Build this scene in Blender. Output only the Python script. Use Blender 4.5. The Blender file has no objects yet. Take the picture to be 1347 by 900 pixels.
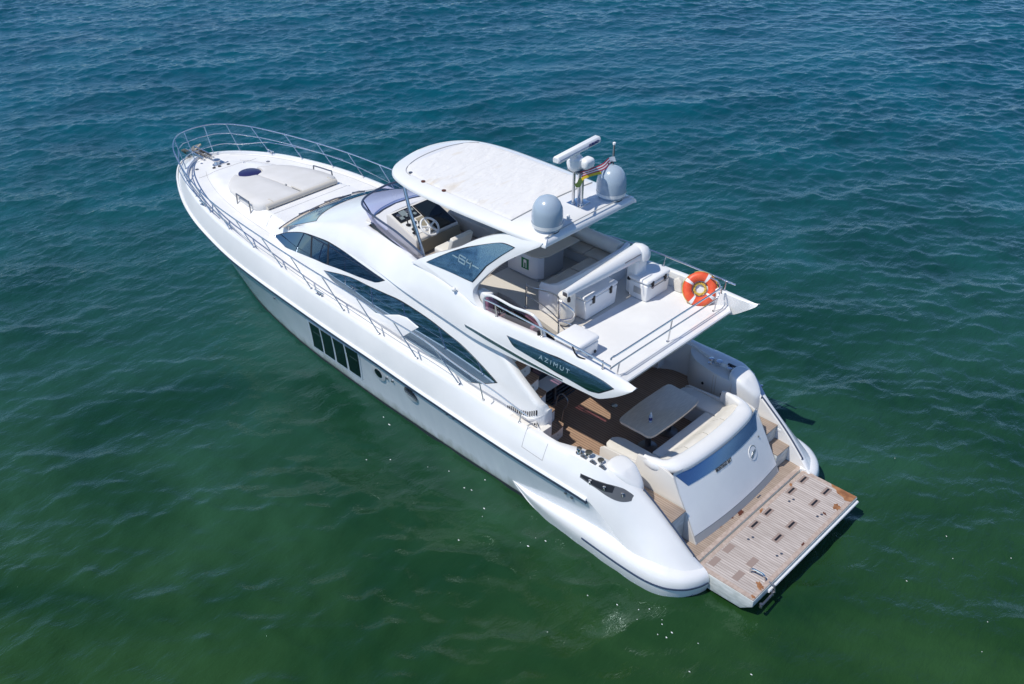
import bpy, bmesh, math, random
import numpy as np
from mathutils import Vector, Matrix, Euler

scene = bpy.context.scene
COL = scene.collection
random.seed(7); rng = np.random.default_rng(11)

# ------------------------------------------------------------------ camera
cam_d = bpy.data.cameras.new('camera'); cam = bpy.data.objects.new('camera', cam_d); COL.objects.link(cam)
cam.location = (-5.3735, 13.2913, 13.6453)
yaw, pitch = -0.806204, 0.584241
fwd = Vector((math.cos(yaw)*math.cos(pitch), math.sin(yaw)*math.cos(pitch), -math.sin(pitch)))
cam.rotation_euler = fwd.to_track_quat('-Z', 'Y').to_euler()
cam_d.sensor_width = 36.0; cam_d.lens = 36.0*1347.8/1347.0
cam_d.clip_start = 0.1; cam_d.clip_end = 9000
scene.camera = cam

# ------------------------------------------------------------------ sky, sun, exposure
SUN = Vector((0.20, 0.55, 1.0)).normalized()
w = bpy.data.worlds.new('World'); scene.world = w; w.use_nodes = True
nt = w.node_tree; nt.nodes.clear()
sky = nt.nodes.new('ShaderNodeTexSky'); sky.sky_type = 'NISHITA'; sky.sun_disc = False
sky.sun_elevation = math.asin(SUN.z); sky.sun_rotation = math.atan2(SUN.x, SUN.y)
sky.altitude = 1500; sky.air_density = 0.8; sky.dust_density = 0.0; sky.ozone_density = 7.0
bg = nt.nodes.new('ShaderNodeBackground'); bg.inputs['Strength'].default_value = 0.15
wo = nt.nodes.new('ShaderNodeOutputWorld')
nt.links.new(sky.outputs[0], bg.inputs[0]); nt.links.new(bg.outputs[0], wo.inputs[0])
sd = bpy.data.lights.new('sun', 'SUN'); sd.energy = 3.55; sd.angle = math.radians(0.5); sd.color = (1.0, 0.95, 0.86)
so = bpy.data.objects.new('sun', sd); COL.objects.link(so)
so.rotation_euler = SUN.to_track_quat('Z', 'Y').to_euler()
vs = scene.view_settings
vs.view_transform = 'Standard'; vs.look = 'None'; vs.exposure = 0.1; vs.gamma = 1.0; vs.use_curve_mapping = False
scene.cycles.max_bounces = 10; scene.cycles.transparent_max_bounces = 12
scene.cycles.use_denoising = True

# ------------------------------------------------------------------ shape curves of the hull
def pchip(xs, ys):
    xs = np.array(xs, float); ys = np.array(ys, float); h = np.diff(xs); d = np.diff(ys)/h; n = len(xs); m = np.zeros(n)
    for i in range(1, n-1):
        if d[i-1]*d[i] > 0:
            w1 = 2*h[i]+h[i-1]; w2 = h[i]+2*h[i-1]; m[i] = (w1+w2)/(w1/d[i-1]+w2/d[i])
    m[0] = d[0]; m[-1] = d[-1]
    def f(x):
        x = np.clip(np.asarray(x, float), xs[0], xs[-1]); i = np.clip(np.searchsorted(xs, x, side='right')-1, 0, n-2)
        t = (x-xs[i])/h[i]
        return (2*t**3-3*t**2+1)*ys[i]+(t**3-2*t**2+t)*h[i]*m[i]+(-2*t**3+3*t**2)*ys[i+1]+(t**3-t**2)*h[i]*m[i+1]
    return f
RX = [1.0,1.2,1.7,2.26,2.7,3.15,5.1,7.4,9.2,10.4,12.1,14.3,16.3,17.4,18.4,19.2,19.7,19.93,20.0]
rub_y = pchip(RX, [2.05,2.2,2.38,2.44,2.50,2.52,2.54,2.54,2.52,2.49,2.44,2.30,2.0,1.72,1.33,.9,.52,.22,0])
rub_z = pchip(RX, [.40,.46,.52,.62,1.0,1.25,1.29,1.4,1.5,1.53,1.6,1.66,1.76,1.83,1.90,1.96,2.0,2.0,2.0])
DX = [1.0,1.26,1.7,2.32,2.65,3.0,3.6,4.1,4.8,5.5,6.0,6.6,7.0,7.9,9.1,10.3,11.4,12.5,13.6,14.8,15.9,16.9,17.6,18.2,18.7,19.1,19.35,19.5]
dk_y = pchip(DX, [1.86,1.93,1.98,2.03,2.14,2.25,2.30,2.32,2.33,2.35,2.36,2.39,2.41,2.44,2.41,2.37,2.34,2.28,2.23,2.13,1.96,1.72,1.5,1.24,.95,.62,.32,0])
dk_z = pchip(DX, [.44,.66,1.05,1.51,1.72,1.86,1.84,1.81,1.82,1.84,1.88,1.95,1.985,2.03,2.07,2.1,2.15,2.21,2.26,2.3,2.32,2.32,2.31,2.29,2.27,2.25,2.23,2.22])
WX = [1.2,3,5.5,9,11,12.4,13.5,14.7,16,17,18,18.45,18.7]
wl_y = pchip(WX, [2.1,2.2,2.22,2.16,2.06,1.95,1.8,1.58,1.22,.88,.42,.2,0])
def hull_side(x, z):
    zr = rub_z(x); t = np.clip(z/zr, 0, 1); yw = wl_y(np.minimum(x, 18.7)); yr = rub_y(x)
    return yw+(yr-yw)*(0.75*t+0.25*t*t)
def topside(x, z):
    zr = rub_z(x); zd = dk_z(x); t = np.clip((z-zr)/(zd-zr), 0, 1.2); yr = rub_y(x); yd = dk_y(x)
    return yr+(yd-yr)*(0.45*t+0.55*t*t)
SX = [4.4,5,6,8,9.5,11,12,13,13.9]
sd_y = pchip(SX, [1.93,1.95,1.96,1.95,1.92,1.83,1.76,1.66,1.55])
sd_k = pchip(SX, [.1,.12,.14,.16,.2,.28,.38,.5,.6])
def side(x, z): return sd_y(x)-sd_k(x)*(z-2.15)-0.06*np.maximum(z-2.15, 0)**2
FX = [2.6,3.4,4.2,5,6,6.5,7.2,8,8.6,9.2,10.4,11.2]
ft_y = pchip(FX, [1.87,1.87,1.86,1.85,1.83,1.79,1.745,1.685,1.575,1.41,1.22,1.0])
ft_z = pchip(FX, [3.55,3.57,3.58,3.55,3.47,3.45,3.54,3.59,3.58,3.54,3.50,3.45])
fb_y = pchip(FX, [1.95,1.96,1.97,1.97,1.96,1.95,1.93,1.9,1.86,1.79,1.58,1.25])
fb_z = pchip([2.6,2.72,2.8,3.2,3.49,3.74,4.6,5.7,6.5,7.2,8,9,10.4,11.2], [3.56,3.535,3.46,3.16,3.02,3.01,2.98,2.90,2.87,2.92,2.98,3.02,3.05,3.1])
def flyside(x, z):
    t = (z-fb_z(x))/(ft_z(x)-fb_z(x)); return fb_y(x)+(ft_y(x)-fb_y(x))*t + 0.03*np.sin(np.pi*np.clip(t, 0, 1))
def archy(x, z): return 1.75-0.28*(z-3.5)-.055*np.maximum(np.asarray(x, float)-6.8, 0)

# ------------------------------------------------------------------ materials
def mat(name, color, rough=0.4, metal=0.0, ior=1.5, coat=0.0, spec=None):
    m = bpy.data.materials.new(name); m.use_nodes = True
    b = m.node_tree.nodes['Principled BSDF']
    b.inputs['Base Color'].default_value = (*color, 1); b.inputs['Roughness'].default_value = rough
    b.inputs['Metallic'].default_value = metal; b.inputs['IOR'].default_value = ior
    b.inputs['Coat Weight'].default_value = coat; b.inputs['Coat Roughness'].default_value = 0.08
    return m
def nodes(m): return m.node_tree.nodes, m.node_tree.links, m.node_tree.nodes['Principled BSDF']
def add_noise_color(m, c1, c2, scale=4.0, lo=0.4, hi=0.65, detail=4, rough_var=0.0, bump=0.0, bump_scale=40, stretch=(1,1,1)):
    n, l, b = nodes(m)
    tc = n.new('ShaderNodeTexCoord'); mp = n.new('ShaderNodeMapping'); mp.inputs['Scale'].default_value = stretch
    l.new(tc.outputs['Object'], mp.inputs[0])
    no = n.new('ShaderNodeTexNoise'); no.inputs['Scale'].default_value = scale; no.inputs['Detail'].default_value = detail
    l.new(mp.outputs[0], no.inputs['Vector'])
    cr = n.new('ShaderNodeValToRGB'); cr.color_ramp.elements[0].position = lo; cr.color_ramp.elements[1].position = hi
    cr.color_ramp.elements[0].color = (*c1, 1); cr.color_ramp.elements[1].color = (*c2, 1)
    l.new(no.outputs['Fac'], cr.inputs[0]); l.new(cr.outputs[0], b.inputs['Base Color'])
    if bump:
        n2 = n.new('ShaderNodeTexNoise'); n2.inputs['Scale'].default_value = bump_scale; l.new(tc.outputs['Object'], n2.inputs['Vector'])
        bp = n.new('ShaderNodeBump'); bp.inputs['Strength'].default_value = bump; bp.inputs['Distance'].default_value = 0.01
        l.new(n2.outputs['Fac'], bp.inputs['Height']); l.new(bp.outputs[0], b.inputs['Normal'])
    return cr
M = {}
M['gel'] = mat('white_gelcoat', (.80,.80,.79), .22, coat=.3); add_noise_color(M['gel'], (.77,.775,.77), (.82,.82,.81), 1.3)
M['gelmatte'] = mat('nonskid_white', (.80,.80,.79), .6); add_noise_color(M['gelmatte'], (.76,.76,.75), (.82,.82,.81), 1.6, bump=.25, bump_scale=160)
M['cream'] = mat('cream_gelcoat', (.74,.71,.66), .35); add_noise_color(M['cream'], (.71,.68,.63), (.76,.735,.69), 1.2)
M['hull'] = mat('silver_hull_paint', (.64,.69,.75), .16, coat=.6); add_noise_color(M['hull'], (.72,.765,.81), (.80,.835,.87), 1.6, lo=.28, hi=.72, stretch=(2.2,2.2,.35))
def grime(m):
    n, l, b = nodes(m); src = b.inputs['Base Color'].links[0].from_socket
    tc = n.new('ShaderNodeTexCoord'); sp = n.new('ShaderNodeSeparateXYZ'); l.new(tc.outputs['Object'], sp.inputs[0])
    no = n.new('ShaderNodeTexNoise'); no.inputs['Scale'].default_value = 3; no.inputs['Detail'].default_value = 5
    mp = n.new('ShaderNodeMapping'); mp.inputs['Scale'].default_value = (1.5,1.5,.4); l.new(tc.outputs['Object'], mp.inputs[0]); l.new(mp.outputs[0], no.inputs['Vector'])
    ad = n.new('ShaderNodeMath'); ad.operation = 'MULTIPLY_ADD'; ad.inputs[1].default_value = -.55; l.new(no.outputs['Fac'], ad.inputs[0]); l.new(sp.outputs[2], ad.inputs[2])
    mr = n.new('ShaderNodeMapRange'); mr.inputs[1].default_value = -.22; mr.inputs[2].default_value = .02; mr.inputs[3].default_value = .75; mr.inputs[4].default_value = 0; l.new(ad.outputs[0], mr.inputs[0])
    mx = n.new('ShaderNodeMix'); mx.data_type = 'RGBA'; mx.inputs[7].default_value = (.36,.38,.33,1); l.new(mr.outputs[0], mx.inputs['Factor']); l.new(src, mx.inputs[6]); l.new(mx.outputs[2], b.inputs['Base Color'])
grime(M['hull'])
M['boot'] = mat('dark_antifouling', (.03,.04,.05), .5)
M['black'] = mat('black_rubber', (.012,.012,.016), .45)
M['dkblue'] = mat('dark_trim_and_shade', (.05,.07,.12), .35)
M['glass'] = mat('mirror_tinted_glass', (.33,.43,.52), .03, 1.0)
M['glass_blue'] = mat('blue_mirror_glass', (.085,.15,.27), .14, .75)
M['glass_fwd'] = mat('dim_tinted_glass', (.10,.145,.20), .03, 1.0)
M['glass_ws'] = mat('windscreen_glass', (.20,.29,.36), .04, 1.0)
M['hullglass'] = mat('black_hull_glass', (.004,.008,.012), .05, ior=1.5)
M['steel'] = mat('polished_steel', (.66,.66,.67), .26, 1.0)
M['chrome'] = mat('chrome', (.72,.73,.75), .06, 1.0)
M['dksteel'] = mat('dull_steel', (.30,.30,.31), .35, .9)
M['cushion'] = mat('cream_vinyl', (.72,.69,.62), .55); add_noise_color(M['cushion'], (.69,.66,.59), (.75,.72,.66), 3, bump=.15, bump_scale=14)
M['pad'] = mat('sunpad_fabric', (.66,.65,.62), .8); add_noise_color(M['pad'], (.63,.62,.595), (.665,.655,.635), 2.2, bump=.2, bump_scale=90)
M['padside'] = mat('sunpad_piping', (.56,.53,.47), .7)
M['greyvinyl'] = mat('taupe_vinyl', (.50,.46,.40), .6); add_noise_color(M['greyvinyl'], (.46,.42,.36), (.54,.50,.44), 2.5)
M['wood_top'] = mat('table_veneer', (.55,.46,.36), .3, coat=.3); add_noise_color(M['wood_top'], (.62,.50,.38), (.71,.585,.45), 6, stretch=(8,1,1))
M['beige'] = mat('beige_laminate', (.60,.52,.42), .5)
M['grey'] = mat('grey_laminate', (.42,.42,.41), .5)
M['radome'] = mat('radome_paint', (.37,.455,.54), .25, coat=.3)
M['orange'] = mat('orange_ring', (.80,.10,.035), .45); add_noise_color(M['orange'], (.74,.085,.03), (.83,.13,.045), 9, bump=.1, bump_scale=40)
M['white'] = mat('white_plastic', (.82,.82,.81), .35)
M['rope'] = mat('yellow_rope', (.62,.45,.08), .8)
M['green'] = mat('sign_green', (.0,.20,.07), .5)
M['navy'] = mat('navy_print', (.02,.03,.16), .4)
M['ink'] = mat('black_print', (.01,.01,.015), .4)
M['silver'] = mat('silver_letters', (.25,.35,.40), .45, 0.0)
M['red'] = mat('red_cloth', (.52,.02,.05), .8)
M['panel'] = mat('black_panel', (.012,.014,.017), .2)
M['screen'] = mat('display_glass', (.01,.016,.02), .08)
M['dial'] = mat('dial_face', (.22,.27,.28), .3)
M['tent'] = mat('saloon_dark_glass', (.010,.014,.022), .06, ior=1.6)
M['water_bottle'] = mat('clear_plastic', (.75,.82,.9), .1)
M['water_bottle'].node_tree.nodes['Principled BSDF'].inputs['Transmission Weight'].default_value = .5
M['recess'] = mat('recess_grey', (.16,.155,.15), .3, .4)
M['ventgrey'] = mat('vent_grey', (.58,.61,.64), .3, .2)
M['olive'] = mat('olive_vinyl', (.30,.27,.20), .6)
M['anchor'] = mat('galvanised', (.30,.27,.22), .5, .6)
M['stripe'] = mat('beige_nonskid', (.62,.58,.52), .7)

def canvas_mat():
    m = mat('canvas_cover', (.78,.77,.75), .75); n, l, b = nodes(m)
    tc = n.new('ShaderNodeTexCoord')
    no = n.new('ShaderNodeTexNoise'); no.inputs['Scale'].default_value = 2.2; no.inputs['Detail'].default_value = 5
    mp = n.new('ShaderNodeMapping'); mp.inputs['Scale'].default_value = (1.6,.45,1); mp.inputs['Location'].default_value = (.3,.2,0)
    l.new(tc.outputs['Object'], mp.inputs[0]); l.new(mp.outputs[0], no.inputs['Vector'])
    cr = n.new('ShaderNodeValToRGB'); cr.color_ramp.elements[0].position = .60; cr.color_ramp.elements[1].position = .80
    cr.color_ramp.elements[0].color = (.765,.755,.73,1); cr.color_ramp.elements[1].color = (.66,.58,.46,1)
    l.new(no.outputs['Fac'], cr.inputs[0]); l.new(cr.outputs[0], b.inputs['Base Color'])
    w1 = n.new('ShaderNodeTexNoise'); w1.inputs['Scale'].default_value = 3.2; w1.inputs['Detail'].default_value = 6; w1.inputs['Distortion'].default_value = .6
    mp2 = n.new('ShaderNodeMapping'); mp2.inputs['Scale'].default_value = (2.6,.8,1); mp2.inputs['Rotation'].default_value = (0,0,.5)
    l.new(tc.outputs['Object'], mp2.inputs[0]); l.new(mp2.outputs[0], w1.inputs['Vector'])
    bp = n.new('ShaderNodeBump'); bp.inputs['Strength'].default_value = .5; bp.inputs['Distance'].default_value = .07
    l.new(w1.outputs['Fac'], bp.inputs['Height']); l.new(bp.outputs[0], b.inputs['Normal'])
    return m
M['canvas'] = canvas_mat()

def teak_mat(name, c1, c2, gap, pitch=0.06, axis=1, stain=None, seamdark=.35):
    # planks run along x (axis=1: seams repeat in y) or along y (axis=0)
    m = mat(name, c1, .7); n, l, b = nodes(m)
    tc = n.new('ShaderNodeTexCoord'); sp = n.new('ShaderNodeSeparateXYZ'); l.new(tc.outputs['Object'], sp.inputs[0])
    md = n.new('ShaderNodeMath'); md.operation = 'PINGPONG'; md.inputs[1].default_value = pitch/2
    l.new(sp.outputs[axis], md.inputs[0])
    gt = n.new('ShaderNodeMapRange'); gt.inputs[1].default_value = pitch*.07; gt.inputs[2].default_value = pitch*.14
    l.new(md.outputs[0], gt.inputs[0])
    no = n.new('ShaderNodeTexNoise'); no.inputs['Scale'].default_value = 1.0; no.inputs['Detail'].default_value = 6
    mp = n.new('ShaderNodeMapping'); mp.inputs['Scale'].default_value = (2.5,22,3) if axis == 1 else (22,2.5,3)
    l.new(tc.outputs['Object'], mp.inputs[0]); l.new(mp.outputs[0], no.inputs['Vector'])
    cr = n.new('ShaderNodeValToRGB'); cr.color_ramp.elements[0].position = .3; cr.color_ramp.elements[1].position = .7
    cr.color_ramp.elements[0].color = (*c1,1); cr.color_ramp.elements[1].color = (*c2,1); l.new(no.outputs['Fac'], cr.inputs[0])
    n3 = n.new('ShaderNodeTexNoise'); n3.inputs['Scale'].default_value = 1.5; l.new(tc.outputs['Object'], n3.inputs['Vector'])
    mv = n.new('ShaderNodeMapRange'); mv.inputs[3].default_value = .82; mv.inputs[4].default_value = 1.14; l.new(n3.outputs['Fac'], mv.inputs[0])
    mm = n.new('ShaderNodeMix'); mm.data_type = 'RGBA'; mm.blend_type = 'MULTIPLY'; mm.inputs['Factor'].default_value = 1
    l.new(cr.outputs[0], mm.inputs[6]); l.new(mv.outputs[0], mm.inputs[7])
    mx = n.new('ShaderNodeMix'); mx.data_type = 'RGBA'; mx.inputs[6].default_value = (*gap,1)
    l.new(gt.outputs[0], mx.inputs['Factor']); l.new(mm.outputs[2], mx.inputs[7]); l.new(mx.outputs[2], b.inputs['Base Color'])
    return m
M['teak_grey'] = teak_mat('weathered_teak', (.40,.345,.31), (.58,.52,.48), (.27,.22,.195), .055)
M['teak_fix'] = teak_mat('weathered_teak_brown', (.33,.255,.20), (.42,.335,.27), (.21,.16,.13), .05)
M['teak'] = teak_mat('cockpit_teak', (.33,.21,.14), (.43,.29,.20), (.14,.085,.06), .06)
M['teak_fly'] = teak_mat('fly_teak', (.36,.31,.27), (.43,.375,.33), (.28,.24,.21), .08)
M['teak_edge'] = mat('teak_border', (.43,.33,.27), .65); add_noise_color(M['teak_edge'], (.40,.31,.26), (.50,.41,.35), 3, stretch=(6,6,1))
M['teak_slot'] = mat('teak_slot', (.30,.23,.20), .7)
M['rust'] = mat('bare_orange_teak', (.42,.16,.05), .6); add_noise_color(M['rust'], (.24,.10,.04), (.40,.19,.08), 9)
M['dkstain'] = mat('dark_stain', (.10,.03,.015), .6)
M['platbase'] = mat('platform_underside', (.58,.60,.58), .5); add_noise_color(M['platbase'], (.46,.49,.47), (.66,.68,.66), 5, lo=.35, hi=.7, stretch=(1,1,3))

def tinted(name, tcol, gloss=.12):
    m = bpy.data.materials.new(name); m.use_nodes = True; n = m.node_tree.nodes; l = m.node_tree.links; n.clear()
    t = n.new('ShaderNodeBsdfTransparent'); t.inputs[0].default_value = (*tcol,1)
    g = n.new('ShaderNodeBsdfGlossy'); g.inputs['Roughness'].default_value = .03; g.inputs['Color'].default_value = (.9,.92,1,1)
    lw = n.new('ShaderNodeLayerWeight'); lw.inputs[0].default_value = .25; f = n.new('ShaderNodeMath'); f.operation = 'MULTIPLY_ADD'; f.inputs[1].default_value = .35; f.inputs[2].default_value = .03; l.new(lw.outputs['Facing'], f.inputs[0])
    x = n.new('ShaderNodeMixShader'); o = n.new('ShaderNodeOutputMaterial')
    l.new(f.outputs[0], x.inputs[0]); l.new(t.outputs[0], x.inputs[1]); l.new(g.outputs[0], x.inputs[2]); l.new(x.outputs[0], o.inputs[0])
    return m
M['acrylic'] = tinted('purple_acrylic', (.42,.20,.32))
M['screen_tint'] = tinted('lavender_acrylic', (.56,.58,.76))

# ------------------------------------------------------------------ mesh helpers
def mk(name, v, f, m, parent=None, smooth=38, mats=None, fm=None):
    me = bpy.data.meshes.new(name); me.from_pydata([tuple(map(float, p)) for p in v], [], [list(map(int, q)) for q in f])
    bm = bmesh.new(); bm.from_mesh(me); bmesh.ops.remove_doubles(bm, verts=bm.verts, dist=1e-5)
    if fm is None: bmesh.ops.recalc_face_normals(bm, faces=bm.faces)
    bm.to_mesh(me); bm.free()
    for mm in (mats or [m]): me.materials.append(mm)
    if fm is not None and len(fm) == len(me.polygons): me.polygons.foreach_set('material_index', fm)
    if smooth:
        me.polygons.foreach_set('use_smooth', [True]*len(me.polygons)); me.set_sharp_from_angle(angle=math.radians(smooth))
    o = bpy.data.objects.new(name, me); COL.objects.link(o)
    if parent: o.parent = parent
    return o
def join(*parts):
    V, F = [], []
    for v, f in parts:
        k = len(V); V += [tuple(p) for p in v]; F += [[i+k for i in q] for q in f]
    return V, F
def mir(vf): return [(p[0], -p[1], p[2]) for p in vf[0]], [list(reversed(q)) for q in vf[1]]
def sym(vf): return join(vf, mir(vf))
def grid(rows, closed_u=False, closed_v=False, caps=False):
    n, m = len(rows), len(rows[0]); V = [p for r in rows for p in r]; F = []
    for i in range(n if closed_u else n-1):
        for j in range(m if closed_v else m-1):
            a, b = i, (i+1) % n; c, d = j, (j+1) % m
            F.append([a*m+c, b*m+c, b*m+d, a*m+d])
    if caps and closed_v:
        F.append(list(range(m))); F.append([(n-1)*m+k for k in reversed(range(m))])
    return V, F
def prism(pts, vec):
    n = len(pts); V = [tuple(p) for p in pts]+[(p[0]+vec[0], p[1]+vec[1], p[2]+vec[2]) for p in pts]
    F = [list(range(n)), [n+k for k in reversed(range(n))]]+[[k, n+k, n+(k+1) % n, (k+1) % n] for k in range(n)]
    return V, F
def bevbox(x0, x1, y0, y1, z0, z1, b=0.0, seg=2):
    bm = bmesh.new(); bmesh.ops.create_cube(bm, size=1)
    for v in bm.verts: v.co = Vector(((x0+x1)/2+v.co.x*(x1-x0), (y0+y1)/2+v.co.y*(y1-y0), (z0+z1)/2+v.co.z*(z1-z0)))
    if b > 0: bmesh.ops.bevel(bm, geom=list(bm.edges), offset=b, segments=seg, profile=.5, affect='EDGES')
    bm.verts.index_update(); r = ([tuple(v.co) for v in bm.verts], [[v.index for v in q.verts] for q in bm.faces]); bm.free(); return r
def bevel_vf(vf, b, seg=2, ang=30):
    bm = bmesh.new(); vs_ = [bm.verts.new(p) for p in vf[0]]
    for q in vf[1]:
        try: bm.faces.new([vs_[i] for i in q])
        except ValueError: pass
    bmesh.ops.recalc_face_normals(bm, faces=bm.faces)
    ed = [e for e in bm.edges if len(e.link_faces) == 2 and e.calc_face_angle(0) > math.radians(ang)]
    bmesh.ops.bevel(bm, geom=ed, offset=b, segments=seg, profile=.5, affect='EDGES', clamp_overlap=True)
    bm.verts.index_update(); r = ([tuple(v.co) for v in bm.verts], [[v.index for v in q.verts] for q in bm.faces]); bm.free(); return r
def cr(pts, n=8, closed=False):
    P = [np.array(p, float) for p in pts]; out = []; N = len(P)
    for i in range(N if closed else N-1):
        if closed: p0, p1, p2, p3 = P[i-1], P[i], P[(i+1) % N], P[(i+2) % N]
        else: p0, p1, p2, p3 = P[max(i-1, 0)], P[i], P[i+1], P[min(i+2, N-1)]
        for k in range(n):
            t = k/n; out.append(.5*((2*p1)+(-p0+p2)*t+(2*p0-5*p1+4*p2-p3)*t*t+(-p0+3*p1-3*p2+p3)*t**3))
    if not closed: out.append(P[-1])
    return [tuple(p) for p in out]
def tube(path, r, n=8, closed=False):
    P = [Vector(p) for p in path]; rows = []; N = len(P); prev = None
    for i, p in enumerate(P):
        if closed: t = (P[(i+1) % N]-P[i-1]).normalized()
        else: t = (P[min(i+1, N-1)]-P[max(i-1, 0)]).normalized()
        if prev is None:
            a = Vector((0,0,1)) if abs(t.z) < .9 else Vector((1,0,0)); u = t.cross(a).normalized()
        else: u = (prev-t*prev.dot(t)).normalized()
        prev = u; v = t.cross(u)
        rr = r[i] if hasattr(r, '__len__') else r
        rows.append([tuple(p+u*math.cos(2*math.pi*k/n)*rr+v*math.sin(2*math.pi*k/n)*rr) for k in range(n)])
    return grid(rows, closed_u=closed, closed_v=True, caps=not closed)
def lathe(prof, c, n=28, axis=Vector((0,0,1))):
    q = Vector((0,0,1)).rotation_difference(axis); rows = []
    for r, z in prof: rows.append([tuple(Vector(c)+q@Vector((r*math.cos(2*math.pi*k/n), r*math.sin(2*math.pi*k/n), z))) for k in range(n)])
    return grid(rows, closed_v=True, caps=True)
def xf(vf, mtx): return [tuple(mtx@Vector(p)) for p in vf[0]], vf[1]
def resample(pts, n):
    P = np.array(pts, float); d = np.r_[0, np.cumsum(np.linalg.norm(np.diff(P, axis=0), axis=1))]; s = np.linspace(0, d[-1], n)
    return np.c_[[np.interp(s, d, P[:, k]) for k in range(P.shape[1])]].T
def pane(top, bot, surf, off, n=40, m=8, thick=.03, grow=0.0, smooth_top=True, smooth_bot=False):
    t = resample(cr(top, 6) if smooth_top else top, n); b = resample(cr(bot, 6) if smooth_bot else bot, n)
    if grow:
        c = (t.mean(0)+b.mean(0))/2
        for A in (t, b):
            d = A-c; L = np.maximum(np.linalg.norm(d, axis=1, keepdims=True), 1e-6); A += d/L*grow*np.array([1.6, 1.0])
            
    rows = []; back = []
    for i in range(n):
        r = []; rb = []
        for j in range(m):
            x, z = t[i]+(b[i]-t[i])*j/(m-1); y = float(surf(x, z))
            r.append((x, y+off, z)); rb.append((x, y+off-thick, z))
        rows.append(r); back.append(rb)
    full = [r+rb[::-1] for r, rb in zip(rows, back)]
    return grid(full, closed_v=True, caps=True)
def sm(t): t = np.clip(t, 0, 1); return t*t*(3-2*t)
def tag(o, label, cat, group=None, kind=None):
    if label: o['label'] = label
    if cat: o['category'] = cat
    if group: o['group'] = group
    if kind: o['kind'] = kind
    return o
def empty(name, loc=(0,0,0)):
    o = bpy.data.objects.new(name, None); o.empty_display_size = .3; o.location = loc; COL.objects.link(o); return o
def text_mesh(name, s, size, m, parent, origin, xdir, updir, extrude=.002, xscale=1.0, spacing=1.0, bold=0.0, conform=None):
    cu = bpy.data.curves.new(name, 'FONT'); cu.body = s; cu.size = size; cu.extrude = extrude; cu.space_character = spacing; cu.offset = bold
    tmp = bpy.data.objects.new(name+'_c', cu); COL.objects.link(tmp); dg = bpy.context.evaluated_depsgraph_get(); dg.update()
    me = bpy.data.meshes.new_from_object(tmp.evaluated_get(dg)); bpy.data.objects.remove(tmp)
    X = Vector(xdir).normalized(); Y = Vector(updir).normalized(); Z = X.cross(Y).normalized(); Y = Z.cross(X)
    for v in me.vertices:
        p = Vector(origin)+X*(v.co.x*xscale)+Y*v.co.y+Z*v.co.z
        if conform: p = conform(p, v.co.z)
        v.co = p
    me.materials.clear(); me.materials.append(m); me.name = name
    o = bpy.data.objects.new(name, me); COL.objects.link(o); o.parent = parent; return o

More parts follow.
